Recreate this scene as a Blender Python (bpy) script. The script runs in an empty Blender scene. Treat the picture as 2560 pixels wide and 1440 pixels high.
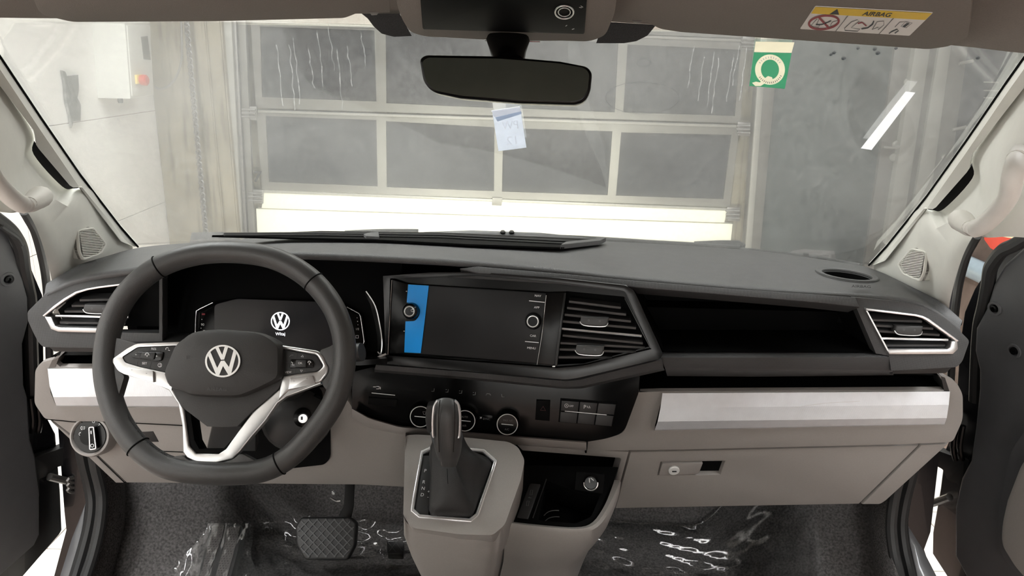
import bpy, bmesh, math, random
from mathutils import Vector, Matrix
from mathutils.geometry import delaunay_2d_cdt
random.seed(7)
sc = bpy.context.scene
COL = sc.collection
# ---------------------------------------------------------------- camera
F = 1880.0                      # focal length in pixels of the 2560 x 1440 frame
CAM = Vector((0, 0, 1.85))
ROT = Matrix.Rotation(math.radians(73.0), 3, 'X') @ Matrix.Rotation(math.radians(1.45), 3, 'Z')
cd = bpy.data.cameras.new('camera'); cd.sensor_width = 36; cd.lens = 36 * F / 2560
cd.clip_start = 0.02; cd.clip_end = 100
cam = bpy.data.objects.new('camera', cd); COL.objects.link(cam)
cam.matrix_world = Matrix.Translation(CAM) @ ROT.to_4x4()
sc.camera = cam
# ---------------------------------------------------------------- light and exposure
sc.view_settings.view_transform = 'Standard'; sc.view_settings.look = 'None'
sc.view_settings.gamma = 1; sc.view_settings.use_curve_mapping = False
sc.view_settings.exposure = 1.25
w = bpy.data.worlds.new('world'); sc.world = w; w.use_nodes = True
w.node_tree.nodes['Background'].inputs[0].default_value = (0.9, 0.95, 1, 1)
w.node_tree.nodes['Background'].inputs[1].default_value = 0.02
def area(name, loc, size, power, rot=(0, 0, 0), col=(0.94, 0.98, 1.0)):
    l = bpy.data.lights.new(name, 'AREA'); l.shape = 'RECTANGLE'; l.size, l.size_y = size
    l.energy = power; l.color = col
    o = bpy.data.objects.new(name, l); COL.objects.link(o); o.location = loc; o.rotation_euler = rot
    return o
# fluorescent rows on the garage ceiling (fixtures are built with the garage)
LAMPS = [(-1.75, 1.2, 0.3, 4.0, 62), (2.15, 0.9, 0.3, 4.0, 50), (0.0, 3.9, 3.0, 0.3, 14), (0.0, -3.6, 3.4, 0.5, 170)]
for i, (x, y, sx, sy, p) in enumerate(LAMPS):
    area('ceiling_light', (x, y, 3.88), (sx, sy), p)
for s in (-1, 1):                                   # the van's own headlamps, shining on the garage door
    l = bpy.data.lights.new('headlamp_light', 'SPOT'); l.energy = 150; l.spot_size = math.radians(75); l.spot_blend = 0.9
    l.shadow_soft_size = 0.08; l.color = (1, 0.98, 0.86)
    o = bpy.data.objects.new('headlamp_light', l); COL.objects.link(o)
    o.location = (s * 0.72, 2.95, 0.80); o.rotation_euler = (math.radians(80), 0, 0)
# ---------------------------------------------------------------- pixel <-> place helpers
def ray(px, py):
    return ROT @ Vector(((px - 1280) / F, -(py - 720) / F, -1.0))
def P(px, py, Y):
    d = ray(px, py); return CAM + d * (Y / d.y)
class Pl:
    """a plane; call with a pixel to get the point on it (off = towards the viewer)"""
    def __init__(s, a, b=None, c=None, n=None):
        s.o = Vector(a) if n is not None else P(*a)
        s.n = Vector(n).normalized() if n is not None else (P(*b) - s.o).cross(P(*c) - s.o).normalized()
        if s.n.dot(CAM - s.o) < 0: s.n = -s.n
    def __call__(s, px, py, off=0.0):
        d = ray(px, py); t = (s.o - CAM).dot(s.n) / d.dot(s.n)
        return CAM + d * t + s.n * off
    def r(s, px, py, rpx):                           # radius in metres of rpx pixels there
        q = s(px, py); return rpx * ((q - CAM).dot(ROT @ Vector((0, 0, -1)))) / F
    def shift(s, off):
        return Pl(s.o + s.n * off, n=s.n)
# ---------------------------------------------------------------- materials
def srgb(*c):
    c = [x / 255 for x in c]
    return tuple(x / 12.92 if x <= 0.04045 else ((x + 0.055) / 1.055) ** 2.4 for x in c)
MATS = {}
def mat(name, col, rough=0.5, metal=0.0, spec=0.5, noise=0.0, nscale=40, bump=0.0, bscale=200, btype='noise', emit=0, coat=0.0, sheen=0.0, aniso=None):
    m = bpy.data.materials.new(name); m.use_nodes = True; MATS[name] = m
    nt = m.node_tree; b = nt.nodes['Principled BSDF']
    b.inputs['Base Color'].default_value = (*col, 1); b.inputs['Roughness'].default_value = rough
    b.inputs['Metallic'].default_value = metal; b.inputs['Specular IOR Level'].default_value = spec
    b.inputs['Coat Weight'].default_value = coat; b.inputs['Sheen Weight'].default_value = sheen
    if emit:
        b.inputs['Emission Color'].default_value = (*col, 1); b.inputs['Emission Strength'].default_value = emit
    geo = nt.nodes.new('ShaderNodeNewGeometry')
    if noise:
        n = nt.nodes.new('ShaderNodeTexNoise'); n.inputs['Scale'].default_value = nscale; n.inputs['Detail'].default_value = 6
        nt.links.new(geo.outputs['Position'], n.inputs['Vector'])
        mp = nt.nodes.new('ShaderNodeMapRange'); mp.inputs[1].default_value = 0.3; mp.inputs[2].default_value = 0.7
        mp.inputs[3].default_value = 1 - noise; mp.inputs[4].default_value = 1 + noise
        nt.links.new(n.outputs[0], mp.inputs[0])
        mx = nt.nodes.new('ShaderNodeVectorMath'); mx.operation = 'SCALE'; mx.inputs[0].default_value = col
        nt.links.new(mp.outputs[0], mx.inputs['Scale']); nt.links.new(mx.outputs[0], b.inputs['Base Color'])
    if bump:
        if btype == 'noise':
            t = nt.nodes.new('ShaderNodeTexNoise'); t.inputs['Scale'].default_value = bscale; t.inputs['Detail'].default_value = 3
            out = t.outputs[0]; nt.links.new(geo.outputs['Position'], t.inputs['Vector'])
        elif btype == 'grain':
            t = nt.nodes.new('ShaderNodeTexVoronoi'); t.feature = 'DISTANCE_TO_EDGE'; t.inputs['Scale'].default_value = bscale
            out = t.outputs['Distance']; nt.links.new(geo.outputs['Position'], t.inputs['Vector'])
        else:                                          # 'weave': crossed diagonal ribs
            sep = nt.nodes.new('ShaderNodeSeparateXYZ'); nt.links.new(geo.outputs['Position'], sep.inputs[0])
            def wave(sg):
                c = nt.nodes.new('ShaderNodeMath'); c.operation = 'MULTIPLY_ADD'; c.inputs[1].default_value = sg * 1.7
                nt.links.new(sep.outputs['Z'], c.inputs[0]); nt.links.new(sep.outputs['X'], c.inputs[2])
                k = nt.nodes.new('ShaderNodeMath'); k.operation = 'MULTIPLY'; k.inputs[1].default_value = bscale; nt.links.new(c.outputs[0], k.inputs[0])
                s_ = nt.nodes.new('ShaderNodeMath'); s_.operation = 'SINE'; nt.links.new(k.outputs[0], s_.inputs[0]); return s_
            a1, a2 = wave(1), wave(-1)
            t = nt.nodes.new('ShaderNodeMath'); t.operation = 'MULTIPLY'; nt.links.new(a1.outputs[0], t.inputs[0]); nt.links.new(a2.outputs[0], t.inputs[1])
            out = t.outputs[0]
        bp = nt.nodes.new('ShaderNodeBump'); bp.inputs['Strength'].default_value = bump; bp.inputs['Distance'].default_value = 0.001
        nt.links.new(out, bp.inputs['Height']); nt.links.new(bp.outputs[0], b.inputs['Normal'])
    return m
mat('pad', (0.080, 0.080, 0.081), 0.55, bump=0.5, bscale=420, btype='grain', noise=0.06)
mat('band', (0.058, 0.058, 0.059), 0.45, bump=0.35, bscale=2100, btype='weave')
mat('gloss_black', (0.0028, 0.0028, 0.0028), 0.22, spec=0.22, noise=0.05)
mat('piano', (0.007, 0.007, 0.007), 0.22, spec=0.4, noise=0.05)
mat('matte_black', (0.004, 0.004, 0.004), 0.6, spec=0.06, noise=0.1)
mat('dark_plastic', (0.022, 0.022, 0.022), 0.5, noise=0.08, bump=0.1, bscale=600)
mat('slat_black', (0.045, 0.045, 0.045), 0.42, noise=0.05)
mat('beige', srgb(147, 142, 138), 0.55, noise=0.02, nscale=300, bump=0.3, bscale=520, btype='grain')
mat('beige_dark', srgb(98, 92, 88), 0.55, noise=0.02, bump=0.2, bscale=600)
mat('silver_weave', (0.88, 0.91, 0.95), 0.36, metal=0.6, bump=0.3, bscale=2300, btype='weave', noise=0.03)
mat('silver', (0.62, 0.62, 0.62), 0.28, metal=0.85, noise=0.02, nscale=90)
mat('chrome', (0.93, 0.93, 0.94), 0.24, metal=0.75, noise=0.02)
mat('emblem', (0.88, 0.88, 0.86), 0.35, metal=0.3, noise=0.02)
mat('leather', (0.052, 0.051, 0.050), 0.40, bump=0.2, bscale=700, btype='grain', noise=0.06)
mat('boot_leather', (0.016, 0.016, 0.016), 0.55, bump=0.4, bscale=600, btype='grain', noise=0.1)
mat('hub', (0.034, 0.033, 0.032), 0.55, bump=0.15, bscale=600, noise=0.05)
mat('pillar', srgb(233, 232, 225), 0.6, bump=0.12, bscale=700, noise=0.02)
mat('handle', srgb(243, 241, 235), 0.5, noise=0.02)
mat('headliner', srgb(134, 128, 122), 0.9, spec=0.1, bump=0.5, bscale=900, noise=0.05, nscale=500)
mat('carpet', (0.085, 0.080, 0.078), 0.95, spec=0.1, bump=1.0, bscale=330, noise=0.6, nscale=300)
mat('carpet_floor', (0.085, 0.080, 0.078), 0.95, spec=0.1, bump=1.0, bscale=240, noise=0.45, nscale=200)
mat('rubber', (0.014, 0.014, 0.014), 0.5, noise=0.1, nscale=20)
mat('door_plastic', (0.075, 0.075, 0.079), 0.5, bump=0.12, bscale=500, noise=0.04)
mat('black_paint', (0.006, 0.006, 0.007), 0.25, coat=0.3, noise=0.1)
mat('grey_paint', (0.10, 0.10, 0.105), 0.35, coat=0.3, noise=0.06)
mat('steel', (0.25, 0.24, 0.23), 0.4, metal=0.8, noise=0.2, nscale=60)
mat('print_white', (0.75, 0.75, 0.75), 0.5, noise=0.01)
mat('print_dim', (0.16, 0.16, 0.16), 0.5, noise=0.01)
mat('print_dark', (0.015, 0.015, 0.015), 0.5, noise=0.01)
mat('print_red', srgb(150, 30, 40), 0.5, noise=0.02)
mat('print_red_dim', srgb(70, 12, 12), 0.5, noise=0.02)
mat('print_yellow', srgb(245, 205, 30), 0.5, noise=0.02)
mat('label_white', srgb(236, 232, 226), 0.5, noise=0.01)
mat('film_blue', (0.0, 0.36, 1.0), 0.3, spec=0.4, noise=0.03, nscale=30)
mat('screen_off', (0.010, 0.010, 0.0105), 0.4, spec=0.25, noise=0.04)
mat('screen_lit', (0.95, 0.97, 1.0), 0.5, emit=1.0)
mat('screen_grey', (0.010, 0.010, 0.012), 0.2, emit=0.12)
mat('mirror_glass', (0.14, 0.17, 0.155), 0.06, metal=1.0, noise=0.05)
mat('wall_white', srgb(230, 228, 224), 0.5, noise=0.03, nscale=2.0, bump=0.1, bscale=60)
mat('wall_brown', srgb(92, 78, 70), 0.8, noise=0.35, nscale=9, bump=0.3, bscale=50)
mat('ceiling_paint', srgb(200, 198, 192), 0.8, noise=0.04, nscale=3)
mat('tile_pale', srgb(226, 222, 216), 0.35, noise=0.05, nscale=7)
mat('grout', srgb(150, 130, 120), 0.9, noise=0.15)
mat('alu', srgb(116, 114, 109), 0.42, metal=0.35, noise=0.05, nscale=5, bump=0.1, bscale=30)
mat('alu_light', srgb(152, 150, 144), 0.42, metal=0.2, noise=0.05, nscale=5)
mat('door_white', srgb(240, 238, 222), 0.5, noise=0.04, nscale=4)
mat('sheet_white', srgb(245, 246, 250), 0.6, noise=0.01)
mat('sheet_green', srgb(52, 160, 120), 0.6, noise=0.06, nscale=12)
mat('sheet_green_pale', srgb(165, 208, 190), 0.6, noise=0.06, nscale=12)
mat('sheet_print', srgb(196, 206, 222), 0.6, noise=0.02)
mat('sheet_blue', srgb(178, 196, 220), 0.6, noise=0.02)
mat('red_paint', srgb(206, 52, 30), 0.4, noise=0.05)
mat('red_switch', srgb(190, 70, 50), 0.4, noise=0.05)
mat('yellow_paint', srgb(226, 200, 110), 0.45, noise=0.05)
mat('cream_paint', srgb(255, 226, 186), 0.4, noise=0.05)
mat('pipe_paint', srgb(128, 142, 150), 0.35, noise=0.06)
mat('box_paint', srgb(205, 204, 198), 0.45, noise=0.02)
mat('grey_sheet', (0.20, 0.20, 0.19), 0.45, metal=0.3, noise=0.35, nscale=30)
mat('lamp_tube', (1, 0.97, 0.93), 0.5, emit=6)
mat('tread', srgb(92, 88, 86), 0.6, noise=0.15, nscale=120)
def nodes_mat(name):
    m = bpy.data.materials.new(name); m.use_nodes = True; nt = m.node_tree; nt.nodes.clear(); MATS[name] = m
    o = nt.nodes.new('ShaderNodeOutputMaterial'); return m, nt, o
def concrete():
    mat('concrete', srgb(146, 138, 121), 0.85, noise=0.16, nscale=4.5, bump=0.35, bscale=30)
    nt = MATS['concrete'].node_tree; b = nt.nodes['Principled BSDF']
    old = b.inputs['Base Color'].links[0].from_socket
    geo = nt.nodes.new('ShaderNodeNewGeometry'); mp = nt.nodes.new('ShaderNodeMapping'); mp.inputs['Scale'].default_value = (14, 14, 1.2)
    n = nt.nodes.new('ShaderNodeTexNoise'); n.inputs['Scale'].default_value = 1.6; n.inputs['Detail'].default_value = 8
    nt.links.new(geo.outputs['Position'], mp.inputs[0]); nt.links.new(mp.outputs[0], n.inputs['Vector'])
    rp = nt.nodes.new('ShaderNodeMapRange'); rp.inputs[1].default_value = .52; rp.inputs[2].default_value = .72
    nt.links.new(n.outputs[0], rp.inputs[0])
    mx = nt.nodes.new('ShaderNodeMix'); mx.data_type = 'RGBA'; mx.inputs[7].default_value = (*srgb(96, 89, 73), 1)
    nt.links.new(rp.outputs[0], mx.inputs[0]); nt.links.new(old, mx.inputs[6]); nt.links.new(mx.outputs[2], b.inputs['Base Color'])
concrete()
def glass_mat(name, tint, haze, haze_col, dirt_scale=3.0, streak=(1, 1, 1), rough=0.05, spread=0.5, fine=0.5, gloss=0.5):
    """clear pane with a film of moisture or dirt that scatters light"""
    m, nt, o = nodes_mat(name)
    tr = nt.nodes.new('ShaderNodeBsdfTransparent'); tr.inputs[0].default_value = (*tint, 1)
    gl = nt.nodes.new('ShaderNodeBsdfGlossy'); gl.inputs['Roughness'].default_value = rough; gl.inputs[0].default_value = (1, 1, 1, 1)
    df = nt.nodes.new('ShaderNodeBsdfDiffuse'); df.inputs[0].default_value = (*haze_col, 1)
    tl = nt.nodes.new('ShaderNodeBsdfTranslucent'); tl.inputs[0].default_value = (*haze_col, 1)
    hz = nt.nodes.new('ShaderNodeMixShader'); hz.inputs[0].default_value = 0.6
    nt.links.new(df.outputs[0], hz.inputs[1]); nt.links.new(tl.outputs[0], hz.inputs[2])
    geo = nt.nodes.new('ShaderNodeNewGeometry'); mp = nt.nodes.new('ShaderNodeMapping'); mp.inputs['Scale'].default_value = streak
    nz = nt.nodes.new('ShaderNodeTexNoise'); nz.inputs['Scale'].default_value = dirt_scale; nz.inputs['Detail'].default_value = 8
    nt.links.new(geo.outputs['Position'], mp.inputs[0]); nt.links.new(mp.outputs[0], nz.inputs['Vector'])
    mr = nt.nodes.new('ShaderNodeMapRange'); mr.inputs[1].default_value = 0.3; mr.inputs[2].default_value = 0.7
    mr.inputs[3].default_value = haze * (1 - spread); mr.inputs[4].default_value = haze * (1 + spread)
    n2 = nt.nodes.new('ShaderNodeTexNoise'); n2.inputs['Scale'].default_value = 1.0; n2.inputs['Detail'].default_value = 4
    mp2 = nt.nodes.new('ShaderNodeMapping'); mp2.inputs['Scale'].default_value = (130, 60, 60); nt.links.new(geo.outputs['Position'], mp2.inputs[0]); nt.links.new(mp2.outputs[0], n2.inputs['Vector'])
    ad = nt.nodes.new('ShaderNodeMath'); ad.operation = 'MULTIPLY_ADD'; ad.inputs[1].default_value = fine; nt.links.new(n2.outputs[0], ad.inputs[0])
    sb_ = nt.nodes.new('ShaderNodeMath'); sb_.operation = 'SUBTRACT'; sb_.inputs[1].default_value = fine * .5; nt.links.new(nz.outputs[0], sb_.inputs[0]); nt.links.new(sb_.outputs[0], ad.inputs[2])
    nt.links.new(ad.outputs[0], mr.inputs[0])
    m1 = nt.nodes.new('ShaderNodeMixShader'); nt.links.new(mr.outputs[0], m1.inputs[0])
    nt.links.new(tr.outputs[0], m1.inputs[1]); nt.links.new(hz.outputs[0], m1.inputs[2])
    fr = nt.nodes.new('ShaderNodeFresnel'); fr.inputs[0].default_value = 1.35
    fm = nt.nodes.new('ShaderNodeMath'); fm.operation = 'MULTIPLY'; fm.inputs[1].default_value = gloss; nt.links.new(fr.outputs[0], fm.inputs[0])
    m2 = nt.nodes.new('ShaderNodeMixShader'); nt.links.new(fm.outputs[0], m2.inputs[0])
    nt.links.new(m1.outputs[0], m2.inputs[1]); nt.links.new(gl.outputs[0], m2.inputs[2])
    nt.links.new(m2.outputs[0], o.inputs[0]); return m
glass_mat('windshield', (0.95, 0.96, 0.95), 0.08, (0.9, 0.9, 0.87), 2.2)
glass_mat('film_clear', (0.97, 0.97, 0.97), 0.06, (0.8, 0.8, 0.8), 9, rough=0.10, gloss=1.3)
glass_mat('rivulet', (0.92, 0.93, 0.93), 0.22, (0.95, 0.95, 0.95), 30, rough=0.05)
glass_mat('droplet', (0.5, 0.52, 0.55), 0.05, (0.3, 0.3, 0.3), 9, rough=0.02)
mat('pane', srgb(54, 55, 58), 0.5, spec=0.25, noise=0.2, nscale=3.0, bump=0.25, bscale=9)
mat('door_glass', srgb(70, 75, 75), 0.45, spec=0.25, noise=0.25, nscale=2.4, bump=0.3, bscale=6)
# ---------------------------------------------------------------- object helpers
WO = {}
def _props(o, label=None, cat=None, group=None, kind=None):
    if label: o['label'] = label
    if cat: o['category'] = cat
    if group: o['group'] = group
    if kind: o['kind'] = kind
    return o
def thing(name, label, cat, loc, group=None, kind=None):
    o = bpy.data.objects.new(name, None); COL.objects.link(o); o.empty_display_size = 0.05
    o.location = loc; WO[o.name] = Vector(loc)
    return _props(o, label, cat, group, kind)
def link(name, bm, m, parent=None, label=None, cat=None, group=None, kind=None, sharp=32, smooth=True):
    me = bpy.data.meshes.new(name)
    vs = [v.co for v in bm.verts]
    lo = Vector([min(v[i] for v in vs) for i in range(3)]); hi = Vector([max(v[i] for v in vs) for i in range(3)])
    org = (lo + hi) / 2
    if parent is None: org.z = lo.z
    for v in bm.verts: v.co -= org
    bm.to_mesh(me); bm.free()
    o = bpy.data.objects.new(name, me); COL.objects.link(o); WO[o.name] = org
    if smooth:
        me.polygons.foreach_set('use_smooth', [True] * len(me.polygons)); me.set_sharp_from_angle(angle=math.radians(sharp))
    if isinstance(m, str): m = MATS[m]
    me.materials.append(m)
    if parent is not None:
        o.parent = parent; o.location = org - WO[parent.name]
    else: o.location = org
    return _props(o, label, cat, group, kind)
def inpoly(x, y, poly):
    r = False
    for (ax, ay), (bx, by) in zip(poly, poly[1:] + poly[:1]):
        if (ay > y) != (by > y) and x < (bx - ax) * (y - ay) / (by - ay) + ax: r = not r
    return r
def to_px(p):
    q = ROT.transposed() @ (p - CAM); return (1280 + F * q.x / -q.z, 720 - F * q.y / -q.z)
def fillet(pts, r):
    """round the corners of a closed pixel polygon; a point may carry its own radius as third value"""
    if not r and all(len(p) < 3 for p in pts): return [Vector(p[:2]) for p in pts]
    out = []; n = len(pts)
    for i, p in enumerate(pts):
        a, b, c = Vector(pts[i - 1][:2]), Vector(p[:2]), Vector(pts[(i + 1) % n][:2])
        rr = p[2] if len(p) > 2 else r
        d1, d2 = (a - b), (c - b); l1, l2 = d1.length, d2.length
        k = min(rr, l1 * 0.48, l2 * 0.48)
        if k < 0.3: out.append(b); continue
        s, e = b + d1 / l1 * k, b + d2 / l2 * k
        m = 5
        for j in range(m + 1):
            t = j / m; out.append(s * (1 - t) ** 2 + b * 2 * t * (1 - t) + e * t * t)
    return out
def concave(l):
    s_ = set()
    for i in range(len(l)):
        a, b, c = l[i - 1], l[i], l[(i + 1) % len(l)]; k = (b.x - a.x) * (c.y - b.y) - (b.y - a.y) * (c.x - b.x)
        if abs(k) > 1e-3: s_.add(k > 0)
    return len(s_) > 1
def bm_plate(bm, pl, pts, t=0.01, off=0.0, bev=0.0, seg=2, holes=(), rnd=0):
    n = pl.n
    loops = [fillet(pts, rnd)] + [fillet(h, rnd) for h in holes]
    new = []
    front = []
    if not holes and not concave(loops[0]):
        front = [bm.verts.new(pl(p[0], p[1], off)) for p in loops[0]]
        new += front
        f = bm.faces.new(front); faces = [f]
    else:
        P2, E2 = [], []
        for lp in loops:
            b0_ = len(P2); P2 += [Vector(p) for p in lp]; E2 += [(b0_ + i, b0_ + (i + 1) % len(lp)) for i in range(len(lp))]
        vo, _, tri, *_r = delaunay_2d_cdt(P2, E2, [], 0, 1e-4)
        vs = [bm.verts.new(pl(p[0], p[1], off)) for p in vo]
        polys = [[tuple(p) for p in lp] for lp in loops]; faces = []
        for t_ in tri:
            c_ = sum((vo[i] for i in t_), Vector((0, 0))) / len(t_)
            if inpoly(c_.x, c_.y, polys[0]) and not any(inpoly(c_.x, c_.y, h_) for h_ in polys[1:]): faces.append(bm.faces.new([vs[i] for i in t_]))
        used = set(v for f in faces for v in f.verts)
        for v in vs:
            if v not in used: bm.verts.remove(v)
        new += list(used)
    fv = set(new)
    if t:
        bnd = [e for e in set(e for f in faces for e in f.edges) if sum(1 for f in e.link_faces if f in faces) == 1]
        mp = {v: bm.verts.new(v.co - n * t) for v in fv}
        allf = list(faces)
        for e in bnd:
            a, b = e.verts
            allf.append(bm.faces.new((a, b, mp[b], mp[a])))
        for f in faces: allf.append(bm.faces.new([mp[v] for v in reversed(f.verts)]))
        bmesh.ops.recalc_face_normals(bm, faces=allf)
        if bev:
            bmesh.ops.bevel(bm, geom=bnd, offset=bev, segments=seg, profile=0.5, affect='EDGES', clamp_overlap=True)
    return bm
def plate(name, pl, pts, m, parent=None, t=0.01, off=0.0, bev=0.0, seg=2, holes=(), rnd=0, **k):
    bm = bmesh.new(); bm_plate(bm, pl, pts, t, off, bev, seg, holes, rnd)
    return link(name, bm, m, parent, **k)
def catmull(pts, n=8, closed=False):
    out = []; N = len(pts); rng = N if closed else N - 1
    for i in range(rng):
        if closed: a, b, c, d = pts[i - 1], pts[i], pts[(i + 1) % N], pts[(i + 2) % N]
        else: a, b, c, d = pts[max(i - 1, 0)], pts[i], pts[i + 1], pts[min(i + 2, N - 1)]
        for j in range(n):
            t = j / n
            out.append(0.5 * ((2 * b) + (c - a) * t + (2 * a - 5 * b + 4 * c - d) * t * t + (3 * b - 3 * c + d - a) * t ** 3))
    if not closed: out.append(pts[-1].copy())
    return out
def resample(pts, n):
    L = [0]
    for a, b in zip(pts, pts[1:]): L.append(L[-1] + (b - a).length)
    out = []; j = 0
    for i in range(n):
        s = L[-1] * i / (n - 1)
        while j < len(L) - 2 and L[j + 1] < s: j += 1
        d = L[j + 1] - L[j]; t = 0 if d < 1e-9 else (s - L[j]) / d
        out.append(pts[j].lerp(pts[j + 1], min(max(t, 0), 1)))
    return out
def bm_loft(bm, curves, close_u=False, close_v=False, caps=False):
    rows = [[bm.verts.new(p) for p in c] for c in curves]
    R, N = len(rows), len(rows[0]); fs = []
    for i in range(R if close_v else R - 1):
        a, b = rows[i], rows[(i + 1) % R]
        for j in range(N if close_u else N - 1):
            k = (j + 1) % N
            fs.append(bm.faces.new((a[j], a[k], b[k], b[j])))
    if caps:
        fs.append(bm.faces.new(list(reversed(rows[0])))); fs.append(bm.faces.new(rows[-1]))
    bmesh.ops.recalc_face_normals(bm, faces=fs)
    return rows
def loft(name, curves, m, parent=None, solid=0.0, n=None, smooth_n=0, **k):
    """curves of (px, py, Y) or points"""
    cs = [[P(*p) if not isinstance(p, Vector) else p for p in c] for c in curves]
    if smooth_n: cs = [catmull(c, smooth_n) for c in cs]
    if n: cs = [resample(c, n) for c in cs]
    bm = bmesh.new(); bm_loft(bm, cs)
    face_cam(bm)
    o = link(name, bm, m, parent, **k)
    if solid:
        s = o.modifiers.new('solid', 'SOLIDIFY'); s.thickness = solid; s.offset = -1
    return o
def face_cam(bm):
    s = sum(f.normal.dot(CAM - f.calc_center_median()) * f.calc_area() for f in bm.faces)
    bm.normal_update()
    s = sum(f.normal.dot(CAM - f.calc_center_median()) * f.calc_area() for f in bm.faces)
    if s < 0: bmesh.ops.reverse_faces(bm, faces=bm.faces[:])
def bm_tube(bm, path, r, seg=10, closed=False, r2=None, up=None, caps=True):
    """sweep an ellipse; r (and r2 along the 'up' axis) number or list"""
    n = len(path); rows = []
    prev = None
    for i, p in enumerate(path):
        a = path[i - 1] if (i > 0 or closed) else p
        b = path[(i + 1) % n] if (i < n - 1 or closed) else p
        t = (b - a).normalized()
        if up is not None: v = (up - t * up.dot(t)).normalized()
        else:
            if prev is None:
                h = Vector((0, 0, 1)) if abs(t.z) < 0.9 else Vector((1, 0, 0)); v = (h - t * h.dot(t)).normalized()
            else: v = (prev - t * prev.dot(t)).normalized()
            prev = v
        u = t.cross(v)
        ra = r[i] if isinstance(r, (list, tuple)) else r
        rb = ra if r2 is None else (r2[i] if isinstance(r2, (list, tuple)) else r2)
        rows.append([p + u * ra * math.cos(2 * math.pi * j / seg) + v * rb * math.sin(2 * math.pi * j / seg) for j in range(seg)])
    bm_loft(bm, rows, close_u=True, close_v=closed, caps=caps and not closed)
def tube(name, path, r, m, parent=None, seg=10, closed=False, smooth_n=0, r2=None, up=None, **k):
    path = [P(*p) if not isinstance(p, Vector) else p for p in path]
    if smooth_n: path = catmull(path, smooth_n, closed)
    bm = bmesh.new(); bm_tube(bm, path, r, seg, closed, r2, up)
    return link(name, bm, m, parent, **k)
def bm_lathe(bm, c, axis, prof, seg=24):
    axis = axis.normalized(); h = Vector((0, 0, 1)) if abs(axis.z) < 0.9 else Vector((1, 0, 0))
    u = axis.cross(h).normalized(); v = axis.cross(u)
    rows = [[c + axis * z + (u * math.cos(2 * math.pi * j / seg) + v * math.sin(2 * math.pi * j / seg)) * max(r, 1e-5) for j in range(seg)] for r, z in prof]
    bm_loft(bm, rows, close_u=True, caps=True)
def lathe(name, c, axis, prof, m, parent=None, seg=24, **k):
    bm = bmesh.new(); bm_lathe(bm, c, axis, prof, seg); return link(name, bm, m, parent, **k)
def bm_box(bm, lo, hi):
    vs = [bm.verts.new((x, y, z)) for x in (lo[0], hi[0]) for y in (lo[1], hi[1]) for z in (lo[2], hi[2])]
    for f in ((0, 1, 3, 2), (4, 6, 7, 5), (0, 4, 5, 1), (2, 3, 7, 6), (0, 2, 6, 4), (1, 5, 7, 3)): bm.faces.new([vs[i] for i in f])
def box(name, lo, hi, m, parent=None, bev=0.0, **k):
    bm = bmesh.new(); bm_box(bm, lo, hi); bmesh.ops.recalc_face_normals(bm, faces=bm.faces[:])
    if bev: bmesh.ops.bevel(bm, geom=bm.edges[:], offset=bev, segments=2, affect='EDGES')
    return link(name, bm, m, parent, **k)
def bm_stroke(bm, pl, line, wpx, off=0.0006, closed=False):
    """flat printed line of a width in pixels"""
    L = [Vector(p) for p in line]; n = len(L); A, B = [], []
    for i, p in enumerate(L):
        a = L[i - 1] if (i or closed) else p; b = L[(i + 1) % n] if (i < n - 1 or closed) else p
        d = (b - a); d = d.normalized() if d.length else Vector((1, 0)); q = Vector((-d.y, d.x)) * wpx / 2
        A.append(bm.verts.new(pl(*(p + q), off))); B.append(bm.verts.new(pl(*(p - q), off)))
    for i in range(n if closed else n - 1):
        k = (i + 1) % n; bm.faces.new((A[i], A[k], B[k], B[i]))
def stroke(name, pl, lines, wpx, m, parent, off=0.0006, closed=False, **k):
    bm = bmesh.new()
    for l in lines: bm_stroke(bm, pl, l, wpx, off, closed)
    face_cam(bm); return link(name, bm, m, parent, **k)
def decal(name, pl, polys, m, parent, off=0.0006, **k):
    bm = bmesh.new()
    for p in polys: bm.faces.new([bm.verts.new(pl(x, y, off)) for x, y in p])
    face_cam(bm); return link(name, bm, m, parent, **k)
def circ(cx, cy, rx, ry=None, n=28, a0=0, a1=360, tilt=0):
    ry = rx if ry is None else ry; out = []; ca, sa = math.cos(math.radians(tilt)), math.sin(math.radians(tilt))
    full = abs(a1 - a0) >= 360
    for i in range(n if full else n + 1):
        a = math.radians(a0 + (a1 - a0) * i / n); x, y = rx * math.cos(a), ry * math.sin(a)
        out.append((cx + x * ca - y * sa, cy + x * sa + y * ca))
    return out
def text(name, s, pl, cx, cy, h, m, parent, ang=0, off=0.0007, mirror=False, wide=1.0, shear=0.0, bold=0.0, **k):
    cu = bpy.data.curves.new(name, 'FONT'); cu.body = s; cu.align_x = 'CENTER'; cu.resolution_u = 3; cu.offset = bold
    t = bpy.data.objects.new('tmp_text', cu); COL.objects.link(t)
    dg = bpy.context.evaluated_depsgraph_get(); me = bpy.data.meshes.new_from_object(t.evaluated_get(dg))
    bpy.data.objects.remove(t); bpy.data.curves.remove(cu)
    bm = bmesh.new(); bm.from_mesh(me); bpy.data.meshes.remove(me)
    xs = [v.co.x for v in bm.verts]; ys = [v.co.y for v in bm.verts]
    mx, my, sy = (min(xs) + max(xs)) / 2, (min(ys) + max(ys)) / 2, h / (max(ys) - min(ys))
    ca, sa = math.cos(math.radians(ang)), math.sin(math.radians(ang))
    for v in bm.verts:
        x, y = (v.co.x - mx) * sy * wide, (v.co.y - my) * sy
        x += y * shear
        if mirror: x = -x
        v.co = pl(cx + x * ca + y * sa, cy + x * sa - y * ca, off)
    face_cam(bm); return link(name, bm, m, parent, **k)
def copy_of(o, name=None):
    c = o.copy(); COL.objects.link(c); return c
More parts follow.
